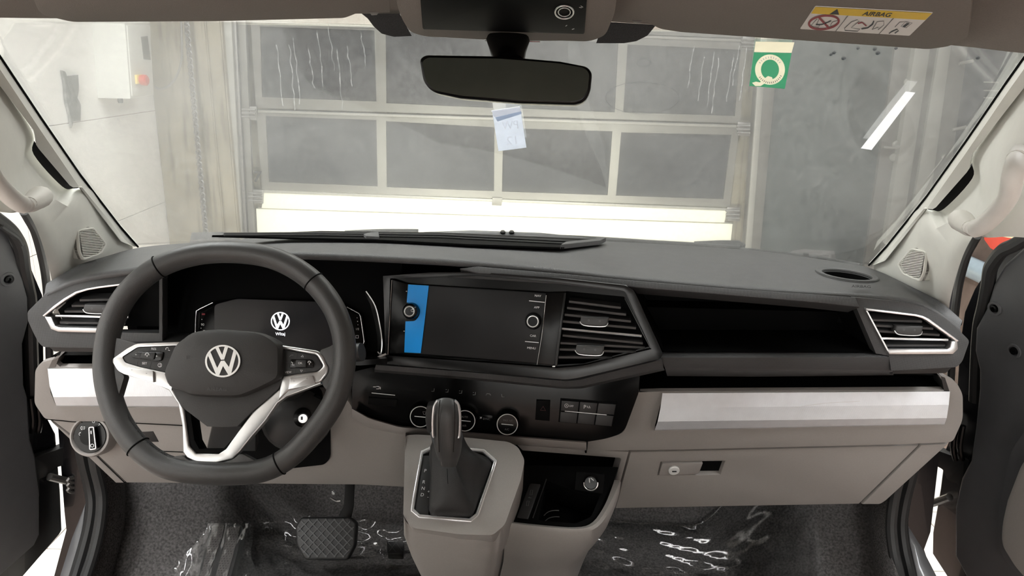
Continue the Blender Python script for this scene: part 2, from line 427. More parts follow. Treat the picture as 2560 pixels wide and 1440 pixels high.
# ================================================================ GARAGE
YG = 5.6
G = Pl((0, YG, 0), n=(0, -1, 0))
XL = P(403, 400, YG - 0.1).x                      # left wall
XR = 4.5
fl = thing('garage_floor', 'pale tiled garage floor beside the van', 'floor', (0, 1.5, -0.03), kind='structure')
box('floor_slab', (XL - 0.1, -4.6, -0.1), (XR + .1, YG + 0.3, -0.012), 'grout', fl)
tm = None
tiles = [(x, y) for side in ((-2.58, -0.95), (1.0, 2.05)) for x in [side[0] + 0.405 * i for i in range(int((side[1] - side[0]) / 0.405) + 1)] for y in [1.25 + 0.405 * j for j in range(9)]]
for x, y in tiles:
    if tm is None:
        tm = box('tile', (x + .003, y + .003, -0.012), (x + .402, y + .402, 0.0), 'tile_pale', fl, bev=0.002); base = Vector((x, y, 0)); b0 = tm.location.copy()
    else:
        c = copy_of(tm); c.location = b0 + Vector((x, y, 0)) - base
# left wall: big panels with thin joints
zj1 = Pl((XL, 0, 0), n=(1, 0, 0))(380, 278).z; zj2 = Pl((XL, 0, 0), n=(1, 0, 0))(425, 500).z
dz = zj1 - zj2
wl = thing('wall_left', None, None, (XL, 1, 0), kind='structure')
box('wall_body', (XL - 0.25, -4.6, 0), (XL - 0.012, YG + 0.2, 4.0), 'grout', wl)
zs = [0.0, zj2 % dz + (0 if zj2 % dz > 0.1 else dz)]
while zs[-1] + dz < 4.0: zs.append(zs[-1] + dz)
zs.append(4.0)
for a, b in zip(zs, zs[1:]):
    y = -4.6
    while y < YG:
        e = min(y + 1.7, YG + 0.1)
        box('wall_panel', (XL - 0.012, y + .002, a + .002), (XL, e - .002, b - .002), 'wall_white', wl, bev=0.0015); y = e
link_ = None
wb = thing('wall_back', None, None, (0, -4.6, 0), kind='structure')
box('wall_body', (XL - 0.25, -4.85, 0), (XR + .25, -4.6, 4.0), 'wall_white', wb)
wr = thing('wall_right', None, None, (XR, 1, 0), kind='structure')
box('wall_body', (XR, -4.6, 0), (XR + 0.25, YG + .2, 4.0), 'wall_brown', wr)
box('garage_ceiling', (XL - .25, -4.85, 4.0), (XR + .25, YG + .45, 4.15), 'ceiling_paint', label='pale concrete garage ceiling above the van', cat='ceiling', kind='structure')
for i, (x, y, sx, sy, p) in enumerate(LAMPS):
    t = thing('ceiling_lamp', ['long fluorescent ceiling lamp over the driver side of the van', 'long fluorescent ceiling lamp over the passenger side of the van',
        'fluorescent ceiling lamp across the front of the garage bay', 'wide fluorescent ceiling lamp behind the van'][i], 'lamp', (x, y, 3.9), group='garage ceiling lamps')
    box('lamp_housing', (x - sx / 2 - .03, y - sy / 2 - .03, 3.93), (x + sx / 2 + .03, y + sy / 2 + .03, 4.0), 'box_paint', t, bev=.005)
    box('diffuser', (x - sx / 2, y - sy / 2, 3.90), (x + sx / 2, y + sy / 2, 3.93), 'lamp_tube', t, bev=.004)
wf = thing('wall_front', None, None, (0, YG, 0), kind='structure')
box('wall_body', (XL - .25, YG + 0.12, 0), (XR + .25, YG + 0.4, 4.0), 'concrete', wf)
# concrete column between wall and garage door
G1 = Pl((0, YG - .12, 0), n=(0, -1, 0))
xa, xb = XL, G1(588, 400).x
box('column', (xa, YG - .12, 0), (xb - .02, YG + .12, 4.0), 'concrete', wf, bev=.01)
box('column_rib', (G1(520, 400).x, YG - .15, 0), (G1(548, 400).x, YG - .12, 4.0), 'concrete', wf, bev=.008)
# ---------------------------------------------------------------- sectional garage door
gd = thing('sectional_garage_door', 'grey sectional garage door with glazed panels and a cream bottom section', 'garage door', (G(1240, 500).x, YG, 0))
def gx(px, py): return G(px, py)
def gpoly(name, pts, m, t, off, parent=gd, bev=.004, **k): return plate(name, G, pts, m, parent, t=t, off=off, bev=bev, **k)
rows = [  # panes by row, traced
 [[(650, 66), (936, 76), (941, 254), (655, 243)], [(964, 77), (1232, 88), (1232, 270), (966, 258)], [(1272, 94), (1546, 107), (1537, 281), (1264, 270)], [(1569, 111), (1852, 124), (1837, 290), (1558, 281)]],
 [[(664, 290), (941, 300), (944, 466), (672, 455)], [(965, 303), (1236, 318), (1235, 478), (967, 468)], [(1258, 320), (1531, 328), (1519, 488), (1255, 479)], [(1553, 331), (1829, 337), (1808, 498), (1540, 489)]]]
secs = [[(618, -150), (1885, -100), (1868, 96), (626, 50)], [(626, 52), (1868, 98), (1850, 308), (640, 270)], [(640, 274), (1850, 312), (1824, 518), (655, 474)]]
for si, s in enumerate(secs):
    holes = [] if si == 0 else [[(x, y) for x, y in p] for p in rows[si - 1]]
    gpoly('section_frame', s, 'alu', .045, 0.0, holes=holes, bev=0)
    for p in holes: gpoly('pane', [(x + (2 if i in (1, 2) else -2), y + (2 if i > 1 else -2)) for i, (x, y) in enumerate(p)], 'pane', .012, -.02, bev=0)
for a, b in (((626, 50), (1868, 96)), ((640, 272), (1850, 310))):     # grooves and lips between sections
    gpoly('section_lip', [(a[0] + 6, a[1] + 3), (b[0] - 6, b[1] + 3), (b[0] - 6, b[1] + 9), (a[0] + 6, a[1] + 9)], 'alu_light', .01, .012, bev=.002)
gpoly('bottom_section', [(661, 476), (1818, 522), (1810, 556), (655, 520)], 'door_white', .05, .012)
gpoly('bottom_section', [(640, 522), (1832, 560), (1815, 720), (650, 720)], 'door_white', .05, .0)
gpoly('section_lip', [(661, 474), (1818, 520), (1818, 526), (661, 481)], 'alu_light', .02, .02, bev=.003)
gpoly('latch_plate', [(1231, 492), (1256, 493), (1254, 513), (1230, 512)], 'alu', .015, .025)
for hx, hy, s in ((628, 282, 1), (645, 490, 1), (1858, 322, -1), (1832, 534, -1), (1870, 108, -1)):
    h = None
    bm = bmesh.new()
    bm_plate(bm, G, [(hx - 16, hy - 18), (hx + 16, hy - 16), (hx + 15, hy + 18), (hx - 15, hy + 16)], .012, .02, .003)
    for dy in (-9, 0, 9): bm_tube(bm, [G(hx - 20, hy + dy, .03), G(hx + 14, hy + dy + 1, .03)], .008, 8)
    link('roller_hinge', bm, 'steel', gd)
text('bay_number', '7', G, 646, 441, 28, 'print_dark', gd, ang=1, off=.014, shear=.05, bold=.035)
dr = thing('door_rail', 'tall light grey garage door rail beside the concrete column', 'rail', G(600, 700))
gpoly('rail_post', [(538, 20), (586, 20), (614, 600), (580, 600)], 'alu_light', .06, .07, dr)
gpoly('rail_channel', [(596, 20), (616, 20), (640, 600), (626, 600)], 'alu', .03, .03, dr)
gpoly('rail_edge', [(586, 20), (594, 20), (624, 600), (616, 600)], 'steel', .03, .05, dr)
bm = bmesh.new()
for i in range(66):
    y = 60 + i * 8; x = 541 + (y - 60) * .0755
    bm_plate(bm, G, [(x - 3, y), (x + 3, y), (x + 3.3, y + 4.5), (x - 2.7, y + 4.5)], .01, .09)
link('rail_teeth', bm, 'steel', dr)
# hoist chain of links
bm = bmesh.new(); Gc = Pl((0, YG - .25, 0), n=(0, -1, 0))
a, b = Gc(463, 20), Gc(520, 640); n = int(78 * (3.98 - b.z) / (a.z - b.z)); a = b + (a - b) * ((3.98 - b.z) / (a.z - b.z))
for i in range(n):
    c = a.lerp(b, (i + .5) / n); ln = (b - a).length / n * .72; d = (b - a).normalized()
    side = Vector((1, 0, 0)) if i % 2 else Vector((0.25, 1, 0)).normalized()
    bm_tube(bm, [c + d * ln * math.cos(k * math.pi / 4) + side * .016 * math.sin(k * math.pi / 4) for k in range(8)], .0068, 5, closed=True)
link('hoist_chain', bm, 'steel', label='steel link chain hanging in front of the concrete column', cat='chain')
tube('loose_cable', [Gc(452, 30), Gc(455, 130), Gc(446, 180), Gc(425, 212), Gc(400, 222), Gc(386, 216)], .007, 'steel', smooth_n=6, label='thin grey cable looping from the control box to the chain', cat='cable')
# control box on the left wall
WB = Pl((XL + .2, 0, 0), n=(1, 0, 0))
cb = thing('control_box', 'white metal control box on the left wall with red emergency switch', 'control box', WB(340, 245))
plate('box_body', WB, [(312, 58), (375, 54), (385, 236), (326, 247)], 'box_paint', cb, t=.2, bev=.004)
plate('box_door', WB, [(316, 64), (372, 60), (381, 230), (329, 240)], 'box_paint', cb, t=.006, off=.006, bev=.002)
plate('label_plate', WB, [(349, 92), (366, 90), (374, 150), (356, 148)], 'alu', cb, t=.002, off=.008)
sw = plate('switch_plate', WB, [(334, 187), (350, 186), (352, 208), (336, 210)], 'yellow_paint', cb, t=.02, off=.02, bev=.003)
c = WB(344, 200, .02); lathe('switch_knob', c, WB.n, [(.03, 0), (.034, .012), (.034, .035), (.026, .042)], 'red_switch', sw, seg=16)
lathe('cable_gland', WB(340, 246, -.1) + Vector((0, 0, -.03)), Vector((0, 0, 1)), [(.012, 0), (.016, .01), (.016, .03)], 'matte_black', cb, seg=10)
# irregular grey strip on the left wall
WP = Pl((XL, 0, 0), n=(1, 0, 0)); bm = bmesh.new()
bm_plate(bm, WP, [(148, 176), (155, 178), (160, 190), (188, 187), (190, 225), (186, 245), (195, 262), (194, 302), (176, 304), (172, 320), (168, 290), (158, 250), (155, 210)], .015, .02, .004)
link('grey_strip', bm, 'grey_sheet', label='irregular dark grey strip on the white left wall', cat='grey_sheet')
# pedestrian door right of the garage door
pd = thing('pedestrian_door', 'grey glazed side door with lever handle right of the garage door', 'door', G(2040, 700))
gpoly('glazing', [(1950, -60), (2270, -60), (2152, 720), (1885, 720)], 'door_glass', .02, 0.0, pd)
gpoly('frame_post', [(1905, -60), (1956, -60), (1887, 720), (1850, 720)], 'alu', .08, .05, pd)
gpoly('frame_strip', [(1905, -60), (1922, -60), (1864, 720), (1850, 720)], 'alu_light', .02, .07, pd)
gpoly('lock_stile', [(2258, -60), (2300, -60), (2196, 720), (2148, 720)], 'alu', .05, .03, pd)
tube('lever_handle', [G(2232, 362, .035), G(2232, 363, .09), G(2218, 366, .1), G(2192, 364, .1)], .010, 'alu_light', pd, smooth_n=4)
for cx, cy in ((2235, 360), (2228, 392), (2263, 205)):
    lathe('lock_rosette', G(cx, cy, .03), G.n, [(.028, 0), (.028, .012), (.02, .018), (.004, .018)], 'alu_light', pd, seg=16)
dp = thing('door_frame_posts', 'pale grey frame posts between the side door and the next bay', 'frame', G(2290, 700))
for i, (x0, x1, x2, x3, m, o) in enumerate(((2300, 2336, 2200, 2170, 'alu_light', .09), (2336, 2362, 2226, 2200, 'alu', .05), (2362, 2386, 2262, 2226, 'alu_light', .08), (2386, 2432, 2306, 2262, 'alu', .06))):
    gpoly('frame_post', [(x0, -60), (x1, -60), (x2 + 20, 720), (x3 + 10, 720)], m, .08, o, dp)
for hx, hy in ((2398, 155), (2382, 318), (2352, 445)):
    bm = bmesh.new(); bm_tube(bm, [G(hx - 16, hy + 4, .08), G(hx + 18, hy - 3, .08)], .012, 8); link('hinge_pin', bm, 'alu_light', dp)
nb = thing('neighbour_bay_door', 'dark grey door panel of the next garage bay at the right', 'garage door', G(2500, 600))
gpoly('bay_panel', [(2432, -100), (2560, -95), (2560, 900), (2330, 900)], 'pane', .03, .0, nb)
text('bay_letter', 'Z', G, 2546, 176, 34, 'alu_light', nb, ang=3, off=.004, wide=.8)
for yy in (205, 226, 244): stroke('panel_mark', G, [[(2458, yy), (2496, yy + 1)]], 3, 'alu_light', nb, off=.004)
# things to the right of the van
XW = 2.3
RW = Pl((XW, 0, 0), n=(-1, 0, 0))
q = RW(2450, 668)
box('wall_divider', (XW, .6, 0), (XW + .14, 3.75, 1.42), 'wall_brown', bev=.01, kind='structure')
tube('wall_pipe', [Vector((XW - .05, .7, q.z)), Vector((XW - .05, 3.7, q.z))], .05, 'pipe_paint', seg=20, label='pale blue-grey pipe running along the low brown wall', cat='pipe')
rc = thing('red_machine', 'red machine housing with cream stripe on the low brown wall', 'machine', RW(2560, 640))
plate('housing', RW, [(2484, 500), (2640, 455), (2640, 668), (2545, 648), (2500, 622), (2484, 600)], 'red_paint', rc, t=.05, off=.05, bev=.01)
plate('stripe', RW, [(2510, 580), (2530, 566), (2620, 560), (2636, 590), (2570, 598), (2530, 592)], 'cream_paint', rc, t=.004, off=.054, bev=.001)
# ================================================================ VAN SHELL
def Yg(px, py):
    v = (py - 50) / 550; u = (px - 1265) / 1000
    return 1.25 + 0.65 * v - (0.08 + 0.24 * v) * u * u
class Glass:                                        # the curved windscreen as a place to stick things on
    n = Vector((0, -.65, -.55)).normalized()
    def __call__(s, px, py, off=0.0):
        p = P(px, py, Yg(px, py)); return p + s.n * (off + .004)
GL = Glass()
bm = bmesh.new(); rws = []
for j in range(17):
    t = j / 16; row = []
    for i in range(33):
        s = i / 32; x0, x1 = -130 + 420 * t, 2700 - 500 * t
        px = x0 + (x1 - x0) * s
        py = (20 + 45 * s) * (1 - t) + t * (650 + 50 * s - 40 * (1 - (2 * s - 1) ** 2))
        row.append(P(px, py, Yg(px, py)))
    rws.append(row)
bm_loft(bm, rws); face_cam(bm)
wsh = link('window_1', bm, 'windshield', kind='structure', label='hazy raked windscreen of the van', cat='windscreen')
md = wsh.modifiers.new('solid', 'SOLIDIFY'); md.thickness = .0015; md.offset = -1
# black dotted frit flanks beside the overhead console
def frit(px0, py0, pts):
    bm = bmesh.new(); bm_ = [GL(x, y, .0) for x, y in pts]
    bm.faces.new([bm.verts.new(p) for p in bm_]); face_cam(bm); return bm
mat('frit', (0.03, 0.03, 0.03), 0.7, noise=0.9, nscale=900)
link('frit_patch', frit(0, 0, [(905, 30), (1000, 30), (1030, 86), (985, 88), (955, 80), (935, 62), (920, 42)]), 'frit', wsh)
link('frit_patch', frit(0, 0, [(1510, 50), (1640, 58), (1618, 85), (1590, 99), (1560, 104), (1490, 104)]), 'frit', wsh)
# headliner
Z0 = CAM.z
front = [(-420, 20, .95), (-150, 42, 1.05), (118, 46, 1.115), (500, 46, 1.175), (890, 34, 1.235), (1265, 36, 1.25), (1640, 62, 1.235), (2000, 88, 1.175), (2380, 112, 1.115), (2560, 134, 1.06), (2950, 160, .95)]
fr = [P(*p) for p in front]
def liner(y, z, drop=0.0, wd=.80): return [Vector((x / 1.0, y, z - drop * (x / .8) ** 4)) for x in [wd * (i / 5 - 1) for i in range(11)]]
loft('ceiling', [[v + Vector((0, .03, .02)) for v in fr], fr, [v + Vector((0, -.12, .035)) for v in fr], liner(.75, Z0 + .17, .06), liner(.2, Z0 + .22, .05), liner(-1.6, Z0 + .24, .05)], 'headliner', smooth_n=0, n=41, solid=.03, kind='structure', label='beige fabric headliner of the van', cat='ceiling')
box('unseen_roof', (-.92, -1.7, Z0 + .30), (.92, 1.12, Z0 + .34), 'grey_paint', bev=.01, label='unseen grey roof panel added above the headliner to block light', cat='roof', kind='structure')  # unseen roof slab, added to block light from above
# ---------------------------------------------------------------- A-pillars (left traced, right mirrored)
XC = -.021
def mirror(o, parent=None):
    me = o.data.copy()
    for v in me.vertices: v.co.x *= -1          # about the van's centre line
    me.flip_normals()
    c = o.copy(); c.data = me; COL.objects.link(c)
    wo = WO[o.name].copy(); wo.x = 2 * XC - wo.x; WO[c.name] = wo; c.parent = parent
    c.location = wo - (WO[parent.name] if parent else Vector()); return c
tl = thing('trim_1', 'pale grey A-pillar trim on the driver side', 'pillar trim', P(200, 700, 1.35), kind='structure')
tr_ = thing('trim_2', 'pale grey A-pillar trim on the passenger side', 'pillar trim', Vector((2 * XC - P(200, 700, 1.35).x, 1.35, P(200, 700, 1.35).z)), kind='structure')
PT = []
rowsP = [[(-110, 90, 1.08), (-150, 300, 1.0), (-170, 530, .97)], [(0, 236, 1.175), (-30, 380, 1.07), (-40, 527, 1.02)], [(64, 340, 1.25), (20, 430, 1.13), (10, 531, 1.06)], [(66, 392, 1.285), (45, 462, 1.17), (34, 532, 1.09)],
         [(140, 473, 1.37), (96, 500, 1.25), (62, 527, 1.16)], [(172, 478, 1.39), (115, 530, 1.275), (78, 545, 1.185)], [(212, 480, 1.42), (140, 575, 1.31), (98, 588, 1.23)], [(270, 552, 1.52), (172, 640, 1.37), (117, 650, 1.28)],
         [(318, 612, 1.60), (197, 715, 1.44), (131, 715, 1.36)], [(330, 690, 1.64), (210, 790, 1.48), (134, 800, 1.40)]]
cols = list(zip(*rowsP))
cv = [catmull([P(*p) for p in c], 6) for c in cols]
# add a rolled edge at the door opening
edge = [p + Vector((-.005, .03, 0)) for p in cv[2]]
mid01 = [a.lerp(b, .5) + Vector((.012, -.012, 0)) for a, b in zip(cv[0], cv[1])]
mid12 = [a.lerp(b, .55) + Vector((.010, -.010, 0)) for a, b in zip(cv[1], cv[2])]
back0 = [p + Vector((-.006, .03, 0)) for p in cv[0]]
bm = bmesh.new(); bm_loft(bm, [back0, cv[0], mid01, cv[1], mid12, cv[2], edge]); face_cam(bm)
PT.append(link('pillar_body', bm, 'pillar', tl, sharp=50))
A = [(-110, -20), (0, 140), (100, 290), (200, 435), (300, 565), (345, 616)]
Ac = [P(x, y, Yg(x, y) - .004) for x, y in A]
Bm = [P(x - 0, y + 38, Yg(x, y) - .02) for x, y in A[:-1]] + [P(334, 616, 1.625)]
B = [P(*p) for p in [(-110, 70, 1.08), (0, 215, 1.165), (84, 326, 1.255), (90, 364, 1.275), (178, 468, 1.375), (204, 467, 1.40), (321, 610, 1.60)]]
n = 60
bm = bmesh.new(); a_, m_, b_ = resample(Ac, n), resample(Bm, n), []
bl = resample(B, 160)
# keep the step of the lower edge sharp: pair by height
for p in a_: pass
b_ = resample(B, n)
bm_loft(bm, [[p + Vector((-.01, .02, 0)) for p in a_], a_, m_]); face_cam(bm)
PT.append(link('glass_edge_strip', bm, 'pillar', tl))
bm = bmesh.new(); bm_loft(bm, [[p + Vector((0.0, .004, 0)) for p in m_], [p + Vector((0.004, -.003, 0)) for p in m_], [p + Vector((.003, -.004, .0)) for p in b_], [p + Vector((-.01, .016, 0)) for p in b_]]); face_cam(bm)
PT.append(link('side_panel', bm, 'pillar', tl))
PT.append(tube('glass_seal', [p + Vector((.002, -.004, .0)) for p in a_], .0022, 'matte_black', tl, seg=6))
gap = [[(-110, 80, 1.12), (0, 218, 1.215), (90, 360, 1.32), (180, 465, 1.42), (215, 470, 1.45), (330, 612, 1.64)], [(-110, 110, 1.12), (0, 245, 1.215), (60, 385, 1.32), (140, 480, 1.42), (200, 485, 1.45), (310, 620, 1.64)]]
bm = bmesh.new(); bm_loft(bm, [resample([P(*p) for p in c], 30) for c in gap]); face_cam(bm)
PT.append(link('panel_gap', bm, 'matte_black', tl))  # black backing sheet behind the gap between the panels
# tweeter grille
TP = Pl((200, 580, 1.345 + .03), (275, 610, 1.44), (215, 652, 1.345 + .035))
gp = [(201, 576), (243, 569), (277, 612), (262, 637), (216, 653), (206, 630)]
PT.append(plate('grille_frame', TP, gp, 'pillar', tl, t=.03, off=-.006, bev=.002, rnd=6, holes=[[(205, 580), (240, 574), (271, 612), (258, 633), (218, 647), (210, 630)]]))
bm = bmesh.new(); bm_plate(bm, TP, gp, .006, -.012, rnd=6)
PT.append(link('grille_back', bm, 'beige_dark', tl))
bm = bmesh.new()
for i in range(17):
    y = 579 + i * 4.1; xl = 206 + (y - 576) * .16; t = (y - 574) / 38
    xr = 241 + 30 * t if t < 1 else 271 - (y - 612) * .62
    if y > 634: xr = min(xr, 258 - (y - 634) * 2.6)
    if xr > xl + 4:
        bm_tube(bm, [TP(xl, y, -.008), TP(xr, y - (xr - xl) * .12 + 2, -.008)], .0011, 5)
PT.append(link('grille_slats', bm, 'pillar', tl))
seal = [(60, 528, 1.19), (70, 545, 1.21), (89, 582, 1.26), (105, 640, 1.31), (114, 690, 1.38), (119, 745, 1.42), (122, 800, 1.46), (124, 900, 1.5)]
PT.append(tube('door_seal', [P(*p) for p in seal], .0075, 'rubber', tl, smooth_n=6))
for o in PT: mirror(o, tr_)
# grab handles
hr = [(2556, 392, 1.03), (2541, 404, 1.0), (2532, 440, .985), (2522, 488, 1.0), (2490, 533, 1.03), (2452, 566, 1.06), (2426, 570, 1.09), (2404, 552, 1.15)]
hp = catmull([P(*p) for p in hr], 6)
def handle(flip, label):
    pts = [Vector((2 * XC - p.x, p.y, p.z)) for p in hp] if flip else hp
    t = thing('grab_handle', label, 'grab handle', pts[len(pts) // 2], group='pillar grab handles')
    N = len(pts); i0, i1 = 5, N - 7
    up = Vector((-.2 if not flip else .2, -1, .3))
    tube('grip', pts[i0 - 1:i1 + 1], [.0135] * (i1 - i0 + 2), 'handle', t, r2=.011, seg=14, up=up)
    tube('mount', pts[:i0 + 1], [.019, .019, .018, .0175, .016, .014], 'handle', t, r2=.014, seg=14, up=up)
    tube('mount', pts[i1 - 1:], [.014 + .0009 * k for k in range(N - i1 + 1)], 'handle', t, r2=[.0112 + .0008 * k for k in range(N - i1 + 1)], seg=14, up=up)
handle(False, 'cream plastic grab handle on the passenger side pillar')
handle(True, 'cream plastic grab handle on the driver side pillar')
# ---------------------------------------------------------------- doors
def door(nm, label, pl, panel, shell, sealp, screws, hinge, pocket=None):
    d = thing(nm, label, 'car door', pl(*panel[0]), kind='structure')
    plate('door_shell', pl.shift(-.035), shell, 'black_paint', d, t=.06, bev=.006)
    plate('door_panel', pl, panel, 'door_plastic', d, t=.035, off=0.0, bev=.010, seg=3)
    tube('door_seal', [pl(x, y, o) for x, y, o in sealp], .013, 'rubber', d, smooth_n=5)
    for x, y in screws:
        c = pl(x, y, 0); r = pl.r(x, y, 1)
        s = lathe('screw_recess', c, pl.n, [(r * 19, -.001), (r * 18, .003), (r * 13, .003), (r * 11, -.0005), (r * 10, .0005)], 'door_plastic', d, seg=20)
        lathe('screw', c + pl.n * .0005, pl.n, [(r * 10, 0), (r * 9, .004), (r * 5, .0045), (r * 4, .001)], 'gloss_black', s, seg=14)
    return d
DL = Pl((110, 900, 1.50), (110, 1200, 1.50), (0, 900, 1.42))
d1 = door('door_1', 'open driver door with dark grey inner panel', DL,
     [(-260, 470), (-60, 520), (0, 566), (22, 592), (42, 640), (58, 700), (70, 745), (71, 807), (57, 860), (60, 963), (69, 995), (76, 1101), (89, 1142), (99, 1239), (99, 1338), (86, 1364), (0, 1440), (-260, 1640)],
     [(-260, 440), (-60, 500), (0, 545), (30, 580), (52, 615), (80, 672), (108, 738), (111, 900), (122, 1050), (140, 1085), (152, 1230), (156, 1325), (150, 1336), (58, 1442), (-100, 1620), (-260, 1700)],
     [(-60, 515, .02), (0, 558, .018), (30, 588, .012), (48, 622, .006), (62, 672, -.004), (80, 722, -.015), (90, 760, -.02), (92, 850, -.02), (100, 1000, -.025)],
     [(20, 698)], None)
tube('trim_wire', [DL(-20, 556, .028), DL(10, 575, .024), DL(28, 588, .02), DL(40, 606, .018)], .006, 'dark_plastic', d1, smooth_n=4)
DR = Pl((2420, 900, 1.50), (2420, 1200, 1.50), (2560, 900, 1.38))
d2 = door('door_2', 'open passenger door with dark grey inner panel and beige insert', DR,
     [(2820, 500), (2640, 570), (2560, 617), (2508, 664), (2482, 713), (2465, 770), (2438, 821), (2435, 878), (2446, 925), (2446, 972), (2437, 1067), (2425, 1152), (2402, 1196), (2386, 1270), (2386, 1388), (2414, 1441), (2600, 1700), (2820, 1700)],
     [(2820, 470), (2640, 545), (2560, 600), (2500, 645), (2463, 680), (2435, 722), (2410, 780), (2398, 860), (2392, 960), (2380, 1080), (2362, 1124), (2350, 1220), (2331, 1331), (2330, 1384), (2366, 1440), (2500, 1700), (2820, 1740)],
     [(2640, 556, .02), (2560, 604, .02), (2530, 618, .02), (2506, 640, .015), (2484, 668, .008), (2466, 712, -.004), (2448, 770, -.012), (2430, 820, -.02), (2424, 900, -.02), (2416, 1010, -.025)],
     [(2487, 771), (2536, 877)], None)
plate('armrest_insert', DR, [(2660, 1050), (2575, 1150, 20), (2540, 1240), (2526, 1300, 30), (2524, 1350, 20), (2560, 1408, 20), (2700, 1560)], 'beige', d2, t=.04, off=.03, bev=.012, seg=3, label='beige armrest insert')
plate('insert_surround', DR, [(2660, 960), (2540, 1120, 30), (2506, 1290, 40), (2512, 1380, 30), (2600, 1480), (2700, 1620)], 'door_plastic', d2, t=.03, off=.014, bev=.010, seg=3)
for pl, d, sx, pts in ((DL, d1, 1, [(100, 1152), (150, 1135), (185, 1122), (184, 1168), (150, 1178), (128, 1200), (112, 1206), (112, 1250), (100, 1258)]),
                       (DR, d2, -1, [(2392, 1160), (2360, 1145), (2306, 1125), (2305, 1160), (2340, 1180), (2352, 1206), (2378, 1216), (2378, 1284), (2389, 1286)])):
    plate('hinge_bracket', pl, pts, 'dark_plastic', d, t=.02, off=-.02, bev=.004, rnd=4)
    x = [(130, 1196), (172, 1206), (215, 1212)] if sx == 1 else [(2366, 1246), (2320, 1262), (2284, 1268)]
    tube('check_strap', [pl(a, b, -.01) for a, b in x], .009, 'steel', d, smooth_n=3)
    cx, cy = (186, 1212) if sx == 1 else (2298, 1270)
    bm = bmesh.new()
    for k in range(3): bm_tube(bm, [pl(cx + 16 * math.cos(a * math.pi / 6), cy + k * 12 - 12 + 6 * math.sin(a * math.pi / 6), .0) for a in range(12)], .005, 6, closed=True)
    link('strap_coil', bm, 'steel', d)
    for k in range(3):
        xx = (70 + k * 16) if sx == 1 else (2414 - k * 17)
        yy = 1000 if sx == 1 else 1068
        if k: tube('cable_sleeve', [pl(xx, yy, -.012), pl(xx + 2 * sx, yy + 50, -.005), pl(xx + 4 * sx, yy + 86, -.015)], .006, 'gloss_black', d, smooth_n=3)
# ---------------------------------------------------------------- cab body below the dash
ZF = CAM.z - 1.22
bs = thing('wall_body_left', None, None, P(150, 1400, 1.5), kind='structure')
S1 = Pl((150, 1100, 1.56), (150, 1400, 1.56), (300, 1100, 1.56))
plate('body_post', S1, [(120, 985), (145, 1066), (161, 1278), (166, 1325), (130, 1460), (110, 1560), (215, 1560), (262, 1380), (266, 1200), (240, 1080), (200, 985)], 'black_paint', bs, t=.05)
S2 = Pl((213, 1255, 1.50), (190, 1440, 1.40), (160, 1440, 1.40))
plate('sill_plate', S2, [(215, 1250), (208, 1310), (190, 1440), (165, 1600), (105, 1600), (148, 1440), (178, 1345)], 'grey_paint', bs, t=.02, bev=.004)
tube('door_seal', [(196, 1080, 1.46), (208, 1150, 1.46), (224, 1215, 1.46), (230, 1262, 1.45), (222, 1320, 1.43), (205, 1385, 1.40), (185, 1450, 1.36), (150, 1560, 1.28)], .013, 'rubber', bs, smooth_n=5)
tube('door_seal', [(228, 1100, 1.44), (238, 1165, 1.44), (252, 1225, 1.44), (254, 1270, 1.43), (246, 1330, 1.41), (230, 1395, 1.38), (212, 1450, 1.34), (180, 1560, 1.26)], .012, 'dark_plastic', bs, smooth_n=5)
bsr = thing('wall_body_right', None, None, P(2400, 1430, 1.5), kind='structure')
plate('body_post', S1, [(2396, 1030), (2350, 1120), (2326, 1330), (2310, 1374), (2344, 1475), (2400, 1600), (2250, 1600), (2222, 1390), (2226, 1220), (2270, 1080), (2330, 1030)], 'black_paint', bsr, t=.05)
S3 = Pl((2270, 1310, 1.50), (2300, 1440, 1.42), (2320, 1440, 1.42))
plate('sill_plate', S3, [(2268, 1305), (2275, 1360), (2293, 1440), (2325, 1600), (2390, 1600), (2342, 1440), (2306, 1370), (2272, 1316)], 'grey_paint', bsr, t=.02, bev=.004)
tube('door_seal', [(2290, 1130, 1.46), (2276, 1195, 1.46), (2262, 1250, 1.46), (2254, 1310, 1.45), (2260, 1370, 1.43), (2274, 1430, 1.40), (2300, 1540, 1.32)], .013, 'rubber', bsr, smooth_n=5)
tube('door_seal', [(2262, 1140, 1.44), (2246, 1200, 1.44), (2234, 1255, 1.44), (2228, 1315, 1.43), (2234, 1375, 1.41), (2246, 1430, 1.38), (2270, 1540, 1.30)], .012, 'dark_plastic', bsr, smooth_n=5)
# floor carpet with toe board
def fz(x, y):
    z = ZF + max(0, (y - 1.78)) * 1.1
    k = min(max((abs(x) - .50) / .34, 0), 1) * min(max((y - 1.30) / .45, 0), 1); z += .34 * k * k * (3 - 2 * k)
    return z + .006 * math.sin(9 * x + 4 * y) + .05 * math.exp(-((x - .02) / .16) ** 2)
bm = bmesh.new()
bm_loft(bm, [[Vector((x, y, fz(x, y))) for x in [-.93 + 1.86 * i / 62 for i in range(63)]] for y in [.5 + 1.62 * j / 40 for j in range(41)]]); face_cam(bm)
link('floor', bm, 'carpet_floor', kind='structure', label='dark carpeted cab floor of the van', cat='floor').modifiers.new('solid', 'SOLIDIFY').thickness = .02
box('wall_bulkhead', (-.86, 2.12, ZF - .1), (.86, 2.16, ZF + .58), 'matte_black', kind='structure')
def kick(nm, c1, c2, c3, label):
    c4 = [Vector((math.copysign(.845, P(*p).x), 2.12, P(*p).z - .02)) for p in c3]
    loft(nm, [c1, c2, c3, c4], 'carpet', solid=.01, smooth_n=5, label=label, cat='carpet', kind='structure')
